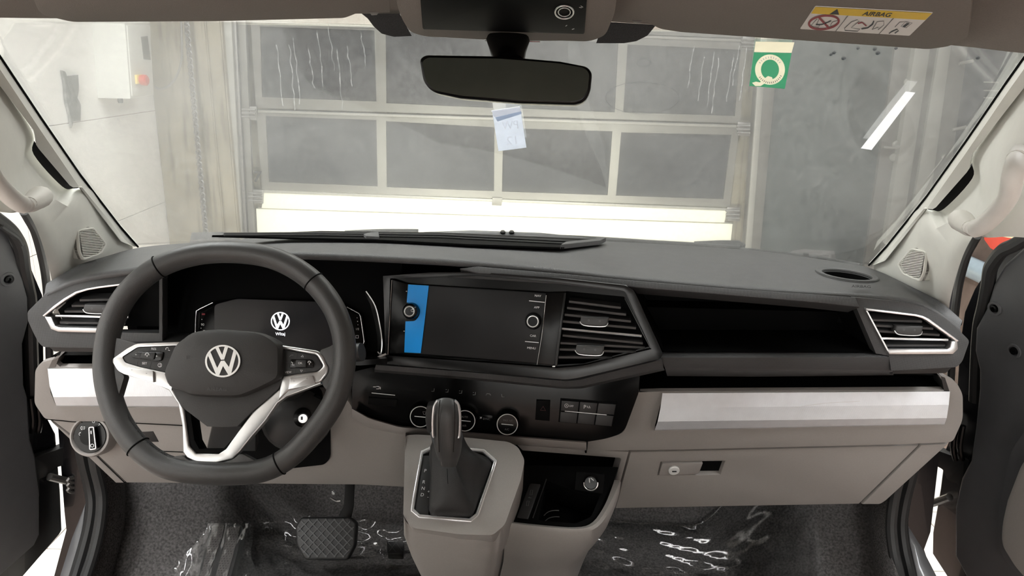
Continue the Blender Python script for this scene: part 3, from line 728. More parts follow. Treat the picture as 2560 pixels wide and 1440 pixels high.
kick('kick_carpet', [(252, 1150, 1.46), (262, 1240, 1.45), (264, 1310, 1.43), (245, 1390, 1.40), (215, 1480, 1.33)], [(290, 1150, 1.50), (305, 1240, 1.50), (306, 1310, 1.48), (290, 1390, 1.45), (262, 1480, 1.38)],
     [(330, 1150, 1.72), (338, 1240, 1.75), (334, 1320, 1.72), (322, 1395, 1.66), (300, 1480, 1.58)], 'rough dark carpet on the driver side kick panel')
kick('kick_carpet', [(2240, 1180, 1.46), (2226, 1260, 1.45), (2220, 1320, 1.43), (2228, 1390, 1.40), (2244, 1480, 1.33)], [(2198, 1180, 1.50), (2184, 1260, 1.50), (2180, 1320, 1.48), (2186, 1390, 1.45), (2200, 1480, 1.38)],
     [(2160, 1180, 1.72), (2148, 1260, 1.75), (2150, 1330, 1.72), (2160, 1400, 1.66), (2176, 1480, 1.58)], 'rough dark carpet on the passenger side kick panel')
# ================================================================ DASHBOARD
db = thing('dashboard', 'wide dark grey and beige van dashboard under the windscreen', 'dashboard', Vector((0, 1.5, ZF + .3)))
# ---- soft top pad: a grid between the windscreen edge and the front lip
backc = [(128, 716, 1.315), (167, 690, 1.35), (208, 663, 1.39), (278, 638, 1.48), (361, 617, 1.60), (520, 604, 1.72), (700, 594, 1.80), (950, 588, 1.87), (1265, 588, 1.90), (1500, 602, 1.87), (1700, 613, 1.83), (1900, 628, 1.77), (2050, 648, 1.71), (2169, 668, 1.62), (2224, 697, 1.50), (2302, 732, 1.40), (2361, 771, 1.35), (2405, 812, 1.315)]
lipc = [(112, 732, 1.302), (150, 712, 1.305), (190, 695, 1.31), (250, 682, 1.31), (330, 670, 1.30), (420, 655, 1.28), (520, 638, 1.27), (640, 630, 1.27), (760, 632, 1.28), (960, 640, 1.31), (1193, 654, 1.35), (1427, 676, 1.37), (1560, 691, 1.37), (1833, 715, 1.36), (2029, 728, 1.35), (2165, 736, 1.34), (2290, 752, 1.325), (2360, 788, 1.31), (2400, 822, 1.302)]
NB = 150
bc = resample(catmull([P(*p) for p in backc], 10), NB); lc = resample(catmull([P(*p) for p in lipc], 10), NB)
# pair columns by x so that ribs stay straight
def by_x(curve, xs):
    out = []
    for x in xs:
        best = None
        for a, b in zip(curve, curve[1:]):
            lo, hi = min(a.x, b.x), max(a.x, b.x)
            if lo <= x <= hi and hi > lo: best = a.lerp(b, (x - a.x) / (b.x - a.x)); break
        out.append(best if best is not None else (curve[0] if x < curve[0].x else curve[-1]).copy())
    return out
x0, x1 = max(bc[0].x, lc[0].x), min(bc[-1].x, lc[-1].x)
xs = [x0 + (x1 - x0) * i / (NB - 1) for i in range(NB)]
bcx, lcx = by_x(bc, xs), by_x(lc, xs)
bcx[0], bcx[-1], lcx[0], lcx[-1] = bc[0], bc[-1], lc[0], lc[-1]
NR = 44; rowsD = []
for j in range(NR + 1):
    t = j / NR
    rowsD.append([a.lerp(b, t) + Vector((0, 0, .012 * math.sin(math.pi * t))) for a, b in zip(bcx, lcx)])
rowsD.insert(0, [p + Vector((0, .05, -.06)) for p in bcx])
for dy, dz in ((-.004, -.003), (-.005, -.008), (-.001, -.012), (.02, -.015)):
    rowsD.append([p + Vector((0, dy, dz)) for p in lcx])
bm = bmesh.new(); bm_loft(bm, rowsD); face_cam(bm); bm.normal_update()
PADY = {}
slot = [(560, 600), (800, 592), (1505, 611), (1404, 629), (947, 610), (700, 606)]
def pad_at(px, py):
    return min((v for r in rowsD[1:-4] for v in r), key=lambda v: (to_px(v)[0] - px) ** 2 + (4 * (to_px(v)[1] - py)) ** 2)
import numpy as np
def pad_plane(*pp):
    a, b, c = [pad_at(*q) for q in pp]; return Pl(a, n=(b - a).cross(c - a))
near_ = [v for r in rowsD[1:-4] for v in r if ((to_px(v)[0] - 2117) / 82) ** 2 + ((to_px(v)[1] - 688) / 23) ** 2 < 1]
A_ = np.array([v[:] for v in near_]); cen = A_.mean(0); nn = np.linalg.svd(A_ - cen)[2][2]
CP = Pl(Vector(cen), n=Vector(nn))
c0 = CP(2117, 688); rr0 = CP.r(2117, 688, 74)
kill = [f for f in bm.faces if ((f.calc_center_median() - c0) - CP.n * (f.calc_center_median() - c0).dot(CP.n)).length < rr0 * .90 and abs((f.calc_center_median() - c0).dot(CP.n)) < .03]
bmesh.ops.delete(bm, geom=kill, context='FACES')
link('top_pad', bm, 'pad', db, sharp=60)
# plane of the pad near the cup hole
rr = CP.r(2117, 688, 74)
h = CP.n; u = h.cross(Vector((1, 0, 0))).normalized(); v = h.cross(u)
def rc_(r, z): return [c0 + h * z + (u * math.cos(2 * math.pi * j / 40) + v * math.sin(2 * math.pi * j / 40)) * r for j in range(40)]
bm = bmesh.new(); bm_loft(bm, [rc_(rr * 1.04, -.006), rc_(rr * 1.0, .003), rc_(rr * .96, .004), rc_(rr * .80, .002), rc_(rr * .775, -.004)], close_u=True); face_cam(bm)
cup = link('cup_ring', bm, 'pad', db)
bm = bmesh.new(); bm_loft(bm, [rc_(rr * .785, -.001), rc_(rr * .76, -.02), rc_(rr * .72, -.09), rc_(.001, -.09)], close_u=True)
link('cup_well', bm, 'matte_black', cup)
text('airbag_lettering', 'AIRBAG', CP, 2152, 720, 6.5, 'matte_black', db, ang=2, off=.003, wide=1.5)
# embossed oval at the driver end of the pad
# defroster slot: raised dark channel behind the lip
SP = pad_plane((800, 600), (1505, 613), (1175, 628))
plate('defroster_slot', SP, [(530, 601), (800, 589), (1100, 592), (1510, 609), (1404, 630), (1170, 622), (947, 611), (720, 606)], 'matte_black', db, t=.004, off=.010, bev=.001)
bm = bmesh.new()
for y0, y1 in ((598, 617),):
    bm_tube(bm, [SP(560, 601, .012), SP(800, 598, .012), SP(1100, 601, .012), SP(1440, 617, .012)], .003, 6)
bm_tube(bm, [SP(560, 604, .012), SP(800, 603, .012), SP(1100, 607, .012), SP(1420, 623, .012)], .002, 6)
link('defroster_rib', bm, 'slat_black', db)
plate('slot_tab', SP, [(908, 604), (925, 599), (946, 598), (948, 611), (915, 609)], 'pad', db, t=.01, off=.016, bev=.002)
plate('slot_corner', SP, [(1400, 630), (1412, 622), (1514, 610), (1500, 618)], 'pad', db, t=.01, off=.016, bev=.002)
WPn = Pl((1040, 585, 1.87), (1480, 600, 1.86), (1260, 575, 1.89))
sb = plate('sensor_cover', WPn, [(1030, 588), (1062, 579), (1180, 575), (1350, 581), (1450, 591), (1485, 597), (1480, 604), (1040, 592)], 'pad', db, t=.03, off=.0, bev=.002)
for x in (1257, 1279): lathe('sensor_eye', WPn(x, 582, .001), WPn.n, [(WPn.r(x, 582, 7), 0), (WPn.r(x, 582, 6), .003), (.001, .003)], 'gloss_black', sb, seg=14)
# ---- unseen block added behind everything (keeps light out of the dash)
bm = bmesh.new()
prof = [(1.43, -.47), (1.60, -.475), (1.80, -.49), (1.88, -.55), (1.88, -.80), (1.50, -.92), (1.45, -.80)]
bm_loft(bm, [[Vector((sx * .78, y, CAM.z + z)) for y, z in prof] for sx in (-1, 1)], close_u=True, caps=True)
link('light_block', bm, 'matte_black', db)
# ---- upper band above the shelf and screen
UB = Pl((1193, 668, 1.338), (2138, 752, 1.318), (1600, 724, 1.322))
plate('upper_band', UB, [(1150, 671), (1193, 666), (1427, 686), (1560, 699), (1833, 722), (2029, 735), (2138, 743), (2150, 768), (2048, 757), (1833, 739), (1591, 719), (1400, 699), (1193, 683), (1150, 673)], 'band', db, t=.05, bev=.006, seg=3)
# ---- open shelf recess
def px_box(name, front, back, m, parent):
    bm = bmesh.new(); f = [bm.verts.new(p) for p in front]; b = [bm.verts.new(p) for p in back]; n = len(f)
    for i in range(n): bm.faces.new((f[i], f[(i + 1) % n], b[(i + 1) % n], b[i]))
    bm.faces.new(b); bmesh.ops.recalc_face_normals(bm, faces=bm.faces[:]); bmesh.ops.reverse_faces(bm, faces=bm.faces[:])
    return link(name, bm, m, parent, smooth=False)
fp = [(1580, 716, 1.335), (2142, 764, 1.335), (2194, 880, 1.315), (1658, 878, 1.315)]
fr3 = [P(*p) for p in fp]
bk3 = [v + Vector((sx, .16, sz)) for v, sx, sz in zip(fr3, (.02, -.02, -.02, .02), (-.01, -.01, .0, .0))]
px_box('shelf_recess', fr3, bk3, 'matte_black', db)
# shelf ledge (lower band): top slope, textured face, underside
ledge = [[(1660, 874, 1.335), (1900, 876, 1.335), (2200, 878, 1.335)], [(1650, 889, 1.305), (1900, 889, 1.300), (2222, 888, 1.302)], [(1650, 894, 1.301), (1900, 894, 1.296), (2224, 893, 1.298)],
         [(1662, 919, 1.302), (1900, 921, 1.298), (2231, 925, 1.300)], [(1664, 926, 1.308), (1900, 928, 1.304), (2232, 930, 1.306)], [(1668, 940, 1.36), (1900, 942, 1.36), (2234, 938, 1.36)], [(1668, 935, 1.42), (1900, 935, 1.42), (2234, 930, 1.42)]]
loft('shelf_ledge', ledge, 'band', db, sharp=40, n=9)
# ---- end pieces around the outer vents
def end_piece(name, pl, outer, hole, undr):
    plate(name, pl, outer, 'band', db, t=.03, bev=.009, seg=3, holes=[hole])
    a_ = undr[0]; plate('end_underside', Pl(pl(*a_, -.012), n=(0, -1, 0)), undr, 'dark_plastic', db, t=.06, bev=.006)
RE = Pl((2158, 768, 1.322), (2392, 850, 1.292), (2220, 885, 1.300))
end_piece('end_bezel', RE, [(2130, 743), (2165, 746), (2295, 759, 40), (2375, 803, 20), (2424, 852, 8), (2406, 904, 10), (2392, 918, 8), (2228, 927), (2222, 889), (2190, 884)],
          [(2160, 770), (2283, 784), (2316, 794), (2392, 851), (2394, 872), (2381, 885), (2222, 885)], [(2230, 915), (2400, 905), (2366, 936), (2230, 938)])
LE = Pl((112, 786, 1.292), (344, 703, 1.322), (258, 831, 1.300))
end_piece('end_bezel', LE, [(68, 780, 8), (116, 732, 20), (178, 703, 30), (250, 688), (392, 669), (406, 668), (406, 868), (244, 870), (108, 868, 10), (96, 856, 8), (82, 829), (70, 802)],
          [(111, 787), (139, 763), (194, 727, 20), (250, 714), (344, 702), (398, 698), (398, 833), (258, 831), (147, 828), (128, 822, 6)], [(100, 852), (440, 862), (440, 884), (134, 882)])
# ---- lower dash, passenger side
LB = Pl((1658, 982, 1.352), (2374, 978, 1.352), (1640, 1110, 1.372))
plate('lower_frame', LB, [(1596, 981), (1654, 979), (2366, 975), (2350, 941), (2360, 939, 4), (2392, 957, 10), (2407, 986, 12), (2407, 1049, 14), (2382, 1105, 12), (2250, 1111), (1700, 1124), (1468, 1127), (1470, 1104), (1516, 1097, 20), (1560, 1082, 16)],
      'beige', db, t=.012, bev=.008, seg=3, holes=[[(1659, 983), (2374, 979), (2373, 1000), (2363, 1058), (2355, 1061), (1640, 1075, 6), (1637, 1066)]])
loft('silver_trim', [[(1656, 981, 1.362), (2376, 977, 1.362)], [(1656, 983, 1.348), (2375, 979, 1.348)], [(1651, 1020, 1.342), (2372, 1012, 1.342)], [(1644, 1054, 1.342), (2367, 1045, 1.342)], [(1637, 1074, 1.352), (2362, 1059, 1.352)], [(1636, 1077, 1.37), (2361, 1062, 1.37)]], 'silver_weave', db, sharp=12, n=25)
stroke('trim_scratch', Pl((1651, 1020, 1.3405), (2372, 1012, 1.3405), (1656, 983, 1.3465)), [[(1990, 1018), (2060, 1008), (2150, 1003)]], 1.0, 'print_white', db, off=.0)
# open shelf above the silver trim
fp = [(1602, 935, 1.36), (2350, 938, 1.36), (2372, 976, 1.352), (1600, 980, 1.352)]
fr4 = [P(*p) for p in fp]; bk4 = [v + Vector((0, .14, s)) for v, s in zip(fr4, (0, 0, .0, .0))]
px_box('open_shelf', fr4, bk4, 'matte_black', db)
plate('shelf_side', LB, [(2352, 940), (2362, 944), (2373, 978), (2360, 977)], 'dark_plastic', db, t=.04, off=.001)
SH = Pl((1700, 975, 1.38), (2300, 975, 1.38), (1700, 955, 1.45))
bm = bmesh.new()
for i in range(9):
    x = 1680 + i * 72; bm_plate(bm, SH, [(x, 973), (x + 58, 972), (x + 50, 958), (x - 4, 959)], .004, .002, .001)
link('shelf_mat', bm, 'dark_plastic', db)
# ---- glove compartment
GB = Pl((1573, 1128, 1.382), (2300, 1112, 1.382), (1536, 1272, 1.425))
gb = plate('glove_door', GB, [(1576, 1131), (1700, 1128), (2250, 1115), (2298, 1114), (2148, 1261), (1538, 1272)], 'beige', db, t=.04, bev=.004, seg=2, holes=[[(1653, 1156), (1812, 1154), (1800, 1187), (1645, 1188)]])
plate('latch', GB, [(1655, 1157, 4), (1757, 1156, 2), (1746, 1184, 8), (1646, 1187, 4)], 'beige', gb, t=.03, off=.002, bev=.003, seg=3)
plate('latch_recess', GB, [(1655, 1155), (1814, 1153), (1800, 1189), (1645, 1190)], 'beige_dark', gb, t=.004, off=-.030)
c = GB(1684, 1173, .002); r = GB.r(1684, 1173, 14)
lathe('lock_cylinder', c, GB.n, [(r, 0), (r, .003), (r * .9, .004), (.0005, .004)], 'emblem', gb, seg=24)
plate('lock_slot', GB, [(1679, 1172), (1690, 1172), (1690, 1174.5), (1679, 1174.5)], 'print_dark', gb, t=.001, off=.0068)
plate('side_panel', GB, [(2304, 1113), (2372, 1110), (2216, 1252), (2201, 1262, 6), (2155, 1262)], 'beige', db, t=.04, bev=.004)
plate('glove_surround', GB, [(1560, 1120), (2390, 1105), (2215, 1256), (2195, 1262), (1530, 1270)], 'matte_black', db, t=.03, off=-.012)
plate('seam_gap', LB, [(1464, 1100), (1468, 1100), (1466, 1128), (1462, 1128)], 'matte_black', db, t=.02, off=.006)
# ---- lower dash, driver side
LD = Pl((118, 922, 1.352), (450, 922, 1.352), (139, 1040, 1.37))
plate('lower_frame', LD, [(129, 899, 4), (101, 907, 8), (88, 926, 8), (86, 1009, 10), (112, 1047, 8), (180, 1052), (330, 1055), (470, 1062), (700, 1060), (700, 1015), (480, 1010), (480, 917), (150, 917)], 'beige', db, t=.012, bev=.007, seg=3,
      holes=[[(120, 921), (478, 919), (478, 1014), (300, 1019), (139, 1013, 4), (126, 980)]])
loft('silver_trim', [[(118, 920, 1.362), (480, 918, 1.362)], [(119, 922, 1.348), (480, 920, 1.348)], [(124, 965, 1.342), (480, 960, 1.342)], [(133, 993, 1.342), (480, 990, 1.342)], [(140, 1013, 1.352), (480, 1016, 1.352)], [(140, 1016, 1.37), (480, 1019, 1.37)]], 'silver_weave', db, sharp=12, n=15)
fp = [(132, 888, 1.36), (480, 888, 1.36), (480, 919, 1.352), (120, 919, 1.352)]
fr4 = [P(*p) for p in fp]; px_box('open_shelf', fr4, [v + Vector((0.01, .12, 0)) for v in fr4], 'matte_black', db)
plate('shelf_side', LD, [(131, 900), (148, 893), (138, 918), (122, 920)], 'beige_dark', db, t=.03, off=.001)
KP = Pl((300, 1060, 1.378), (900, 1060, 1.378), (300, 1207, 1.430))
plate('knee_panel', KP, [(122, 1046), (470, 1058), (640, 1050), (700, 1005), (868, 1000), (885, 1024), (923, 1048), (1000, 1070), (1022, 1085), (1014, 1219), (900, 1213), (560, 1210), (316, 1208), (246, 1141), (180, 1090)], 'beige', db, t=.04, bev=.004)
plate('side_panel', KP, [(120, 1048), (175, 1090), (240, 1141), (310, 1208), (289, 1208)], 'beige', db, t=.04, off=.0, bev=.003)
plate('card_pocket', KP, [(341, 1080), (383, 1078), (397, 1104), (350, 1105)], 'dark_plastic', db, t=.004, off=.001, bev=.001)
stroke('panel_seam', KP, [[(386, 1127), (470, 1130), (560, 1132)], [(244, 1140), (313, 1207)], [(112, 1047), (180, 1054), (330, 1057), (470, 1064)]], 2.2, 'matte_black', db, off=.0008)
# ---- headlamp rotary switch
LSP = Pl((180, 1089, 1.376), (285, 1089, 1.376), (232, 1140, 1.362))
ls = thing('light_switch', 'round black headlamp switch with beige ring left of the steering wheel', 'switch', LSP(232, 1089))
r = LSP.r(232, 1089, 52); c = LSP(232, 1089)
lathe('switch_ring', c, LSP.n, [(r * 1.0, -.02), (r * 1.0, .006), (r * .94, .013), (r * .86, .014), (r * .80, .010), (r * .79, -.01)], 'beige', ls, seg=40)
lathe('switch_dial', c, LSP.n, [(r * .79, .002), (r * .79, .008), (r * .76, .011), (.0005, .011)], 'piano', ls, seg=40)
LS2 = LSP.shift(.011)
lathe('switch_knob', c + LSP.n * .011, LSP.n, [(r * .42, 0), (r * .40, .006), (.0005, .007)], 'gloss_black', ls, seg=30)
LS3 = LSP.shift(.018)
plate('switch_bar', LS3, [(226, 1068, 2), (238, 1067, 2), (243, 1121, 2), (228, 1123, 2)], 'gloss_black', ls, t=.012, bev=.002, off=.004)
tube('bar_rim', [LS3(p.x, p.y, .0045) for p in fillet([(226, 1068), (237, 1067), (243, 1121), (228, 1123)], 3)], .0014, 'chrome', ls, closed=True)
stroke('bar_mark', LS3, [[(231, 1076), (231.5, 1084)]], 2.4, 'print_white', ls, off=.005)
stroke('bar_lamp_icon', LS3, [circ(234, 1113, 4, n=10)], 1.2, 'print_white', ls, off=.005, closed=True)
for cx, cy in ((206, 1070), (202, 1085)):
    stroke('switch_icon', LS2, [circ(cx, cy, 4, n=8, a0=90, a1=270), [(cx, cy - 4), (cx, cy + 4)], [(cx + 3, cy - 3), (cx + 7, cy - 3)], [(cx + 3, cy), (cx + 7, cy)], [(cx + 3, cy + 3), (cx + 7, cy + 3)]], 1.0, 'print_white', ls)
stroke('switch_icon', LS2, [circ(234, 1054, 3, n=10)], 1.0, 'print_white', ls, closed=True)
stroke('switch_icon', LS2, [[(248, 1058), (251, 1062), (246, 1063)]], 1.2, 'print_white', ls)
# ---- outer air vents
def slat_bm(pl, pts, t, off): bm = bmesh.new(); bm_plate(bm, pl, pts, t, off, .0015, 2); return bm
def vent(label, pl, chrome, silver, slats, bright, tab, group, tabs_icon=None, backpts=None, locp=None, loc=None):
    v = thing('air_vent', label, 'air vent', loc, group=group)
    if backpts: plate('vent_duct', pl, backpts, 'matte_black', v, t=.01, off=-.05)
    if chrome:
        bm = bmesh.new(); bm_plate(bm, pl, chrome, .02, .010, .0015); link('chrome_strip', bm, 'chrome', v)
    if silver:
        bm = bmesh.new(); bm_plate(bm, pl, silver, .03, .004, .003); link('vent_frame', bm, 'silver', v)
    for s in slats:
        a, b, h = s
        bm = bmesh.new(); bl = h * .62
        top = [pl(a[0], a[1] - h, -.030), pl(b[0], b[1] - h, -.030)]
        n = 2
        # blade: thin wedge leaning back
        f1, f2 = pl(a[0], a[1], -.006), pl(b[0], b[1], -.006); sl = (f2 - f1) * (.05)
        cs = [[f1, f2], [f1 + Vector((0, 0, .004)), f2 + Vector((0, 0, .004))], [top[0] + Vector((0, 0, .002)), top[1] + Vector((0, 0, .002))], [top[0], top[1]]]
        bm_loft(bm, cs, close_v=True)
        for e in (0, 1): pass
        bmesh.ops.holes_fill(bm, edges=[e for e in bm.edges if e.is_boundary]); bmesh.ops.recalc_face_normals(bm, faces=bm.faces[:])
        link('slat', bm, 'slat_black', v, sharp=25)
    for a, b in bright:
        bm = bmesh.new(); bm_tube(bm, [pl(*a, -.002), pl(*b, -.002)], .0022, 6); link('bright_slat', bm, 'chrome', v)
    for (x0, y0, x1, y1, sk) in tab:
        w_, h_ = x1 - x0, y1 - y0
        t = plate('vent_tab', pl, [(x0 + 2, y0), (x1 + 2, y0 + sk), (x1, y1 - h_ * .35 + sk, 4), (x1 - w_ * .12, y1 + sk, 4), (x0 + w_ * .12, y1, 4), (x0 - 2, y1 - h_ * .35, 4)], 'slat_black', v, t=.02, off=.008, bev=.003, seg=3)
        bm = bmesh.new(); bm_tube(bm, catmull([pl(x0 - 2, y1 - h_ * .42, .006), pl(x0 + w_ * .1, y1 - 1, .007), pl(x0 + w_ * .5, y1 + sk * .5 + 1, .007), pl(x1 - w_ * .1, y1 - 1 + sk, .007), pl(x1, y1 - h_ * .42 + sk, .006)], 4), .0011, 6)
        link('tab_rim', bm, 'silver', t)
        stroke('tab_icon', pl, [circ(x0 + w_ * .3, y0 + h_ * .45, 2, n=8), circ(x0 + w_ * .7, y0 + h_ * .45 + sk * .6, 2, n=8)], .9, 'print_dim', t, off=.0088, closed=True)
    return v
GV = 'dashboard air vents'
vent('outer air vent with chrome strip beside the driver door', LE, [(112, 787), (139, 763), (165, 744), (194, 727), (222, 719), (250, 714), (346, 702), (346, 707), (252, 719), (224, 724), (198, 732), (168, 750), (142, 769), (116, 789)],
     [(112, 788), (117, 790), (130, 791), (141, 813), (150, 817), (262, 819), (262, 832), (147, 829), (129, 822)],
     [((196, 755), (330, 752), 12), ((176, 769), (320, 768), 12), ((158, 783), (320, 784), 12), ((146, 811), (310, 813), 14)], [((138, 790), (320, 793))], [(213, 759, 284, 781, 1)], GV,
     backpts=[(113, 787), (139, 765), (194, 729), (250, 716), (396, 702), (396, 830), (258, 829), (147, 826), (129, 820)], loc=LE(230, 830))
vent('outer air vent with chrome strip beside the passenger door', RE, [(2160, 769), (2222, 776), (2284, 784), (2302, 788), (2316, 794), (2392, 850), (2386, 852), (2310, 799), (2298, 793), (2282, 789), (2162, 775)],
     [(2392, 851), (2394, 872), (2381, 885), (2221, 886), (2160, 772), (2167, 774), (2219, 872), (2366, 871), (2372, 866), (2376, 852)],
     [((2182, 804), (2308, 808), 14), ((2190, 818), (2336, 826), 12), ((2198, 832), (2352, 842), 12), ((2212, 868), (2366, 868), 14)], [((2204, 846), (2371, 850))], [(2235, 812, 2302, 835, 2)], GV,
     backpts=[(2161, 770), (2283, 785), (2316, 795), (2391, 851), (2393, 871), (2381, 884), (2222, 884)], loc=RE(2290, 885))
# ================================================================ CENTRE STACK
IP = Pl((1022, 711, 1.352), (1013, 880, 1.318), (1367, 732, 1.316))
cs = thing('centre_bezel', 'glossy black bezel framing the centre screen and middle vents', 'bezel', IP(1250, 940))
plate('bezel_back', IP, [(962, 690), (1193, 684), (1400, 702), (1562, 722), (1630, 872), (1456, 915), (1393, 919), (966, 890)], 'gloss_black', cs, t=.02, off=-.012, bev=0, holes=[[(1414, 728), (1560, 742), (1624, 868), (1457, 911), (1390, 914)]])
plate('bezel_frame', IP, [(960, 690), (1080, 681), (1193, 680), (1400, 696), (1566, 714, 10), (1586, 728, 8), (1657, 884, 6), (1650, 896, 4), (1440, 945, 20), (1412, 948, 10), (957, 908), (966, 889)], 'piano', cs, t=.05, off=.006, bev=.005, seg=3,
      holes=[[(978, 696), (1193, 690), (1400, 706), (1562, 727, 8), (1628, 872), (1456, 914, 20), (1393, 919), (971, 888)]])
lb = [[(944, 906, 1.325), (1180, 926, 1.30), (1412, 947, 1.282), (1446, 944, 1.280), (1651, 894, 1.282)], [(940, 912, 1.318), (1180, 931, 1.294), (1412, 953, 1.276), (1448, 950, 1.274), (1655, 899, 1.276)],
      [(936, 924, 1.32), (1180, 944, 1.298), (1406, 967, 1.282), (1452, 966, 1.280), (1659, 920, 1.284)], [(936, 930, 1.35), (1180, 950, 1.34), (1406, 972, 1.33), (1452, 972, 1.33), (1662, 926, 1.33)]]
loft('bezel_chin', lb, 'band', cs, sharp=30, n=40)
plate('bezel_blade', Pl((1085, 687, 1.345), (1570, 716, 1.30), (1400, 690, 1.335)), [(1120, 682), (1193, 680), (1400, 693), (1566, 711), (1572, 718), (1400, 699), (1193, 686)], 'band', cs, t=.01, bev=.002)
# infotainment unit
iu = thing('infotainment_screen', 'switched-off centre touchscreen with blue protective film and two knobs', 'touchscreen', IP(1190, 905))
plate('screen_body', IP, [(980, 697), (1015, 708), (1368, 731), (1412, 730), (1388, 914), (1343, 909), (1000, 884), (972, 886)], 'gloss_black', iu, t=.02, off=.002, bev=.002)
plate('screen_glass', IP, [(1021, 710, 3), (1366, 733, 3), (1343, 907, 3), (1012, 881, 3)], 'screen_off', iu, t=.003, off=.005, bev=.001)
plate('protective_film', IP, [(1023, 711), (1074, 714), (1064, 800), (1054, 882), (1013, 880), (1016, 803), (1040, 802, 6), (1050, 790, 6), (1053, 775, 6), (1046, 762, 6), (1036, 757, 4), (1019, 756)], 'film_blue', iu, t=.0008, off=.0065, label='bright blue protective film')
for cx, cy, rb, rr_ in ((1031, 777, 21, 12.5), (1335, 802, 21, 14)):
    c = IP(cx, cy, .006); k = IP.r(cx, cy, 1)
    kn = lathe('knob', c, IP.n, [(rb * k, 0), (rb * k, .004), (rb * .9 * k, .012), (rr_ * 1.2 * k, .015), (.0005, .015)], 'gloss_black', iu, seg=32)
    q = IP.shift(.0215)
    bm = bmesh.new(); bm_tube(bm, [Vector(c + IP.n * .0152) + (p - q(cx, cy)) for p in [q(x, y) for x, y in circ(cx, cy, rr_ - .5, n=28)]], .0010, 6, closed=True); link('knob_ring', bm, 'emblem', kn)
ik = IP.shift(.0215)
stroke('power_icon', ik, [circ(1031, 776, 3.5, n=10, a0=-60, a1=240), [(1031, 771), (1031, 775)]], 1.2, 'print_white', iu)
for s, x, y in (('NAV', 1346, 739), ('APP', 1343, 768), ('CAR', 1334, 838.5), ('MENU', 1330, 869)): text('button_text', s, IP, x, y, 5.2, 'print_white', iu, ang=4, off=.0088, wide=1.05)
for l_ in ([(1324, 751.5), (1363, 755.5)], [(1314, 852.5), (1348, 855.5)]): stroke('button_line', IP, [l_], 1.8, 'print_white', iu, off=.0088)
for l_ in ([(1018, 728), (1021, 728)], [(1012, 827), (1015, 827)]): stroke('button_tick', IP, [l_], 2, 'print_white', iu, off=.0088)
tube('edge_line', [IP(1366, 738, .004), IP(1355, 840, .004), IP(1343, 911, .004)], .0006, 'silver', iu, seg=5)
tube('edge_line', [IP(981, 700, .004), IP(971, 886, .004)], .0007, 'silver', iu, seg=5)
# centre vents
CVb = [(1414, 728), (1560, 742), (1624, 868), (1457, 911), (1390, 914)]
sl = [((1422, 757), (1552, 773), 11), ((1417, 773), (1565, 790), 11), ((1411, 790), (1577, 807), 11), ((1407, 807), (1590, 824), 11), ((1406, 842), (1607, 862), 12), ((1401, 861), (1612, 873), 11), ((1398, 877), (1590, 884), 10), ((1395, 897), (1530, 898), 10)]
cvn = vent('pair of middle air vents right of the centre screen', IP, None, None, sl, [((1405, 822), (1604, 840))], [(1452, 790, 1520, 813, 3), (1440, 861, 1509, 885, 3)], GV, backpts=CVb, loc=IP(1500, 915))
plate('vent_side_strip', IP, [(1410, 731), (1416, 731), (1394, 914), (1386, 914)], 'piano', cvn, t=.02, off=.004, bev=.002)
plate('bright_foot', IP, [(1382, 914), (1389, 914), (1388, 916.5), (1381, 916)], 'emblem', cvn, t=.004, off=.006)
tube('inner_edge', [IP(1562, 746, .003), IP(1626, 870, .003)], .0012, 'piano', cvn, seg=6)
# ---------------------------------------------------------------- climate panel
CL = Pl((990, 975, 1.362), (1560, 1000, 1.338), (1200, 1085, 1.345))
cp = thing('climate_panel', 'black climate control panel with three ringed dials below the screen', 'control panel', CL(1240, 1095))
plate('panel_face', CL, [(880, 930), (930, 918), (1180, 940), (1406, 964), (1454, 964), (1600, 934), (1596, 984), (1560, 1082, 20), (1516, 1097, 30), (1472, 1104), (1264, 1088), (998, 1065, 20), (924, 1045, 30), (880, 1022)], 'gloss_black', cp, t=.03, bev=.003)
loft('panel_rim', [[(880, 1020, 1.352), (924, 1044, 1.350), (998, 1065, 1.348), (1264, 1088, 1.338), (1466, 1104, 1.334)], [(880, 1022, 1.346), (924, 1047, 1.344), (998, 1068, 1.342), (1264, 1091, 1.332), (1466, 1107, 1.328)], [(880, 1036, 1.352), (924, 1060, 1.350), (998, 1080, 1.345), (1264, 1103, 1.337), (1466, 1119, 1.333)], [(880, 1046, 1.38), (924, 1070, 1.38), (998, 1086, 1.37), (1264, 1110, 1.36), (1466, 1126, 1.36)]], 'beige', cp, sharp=40, n=40)
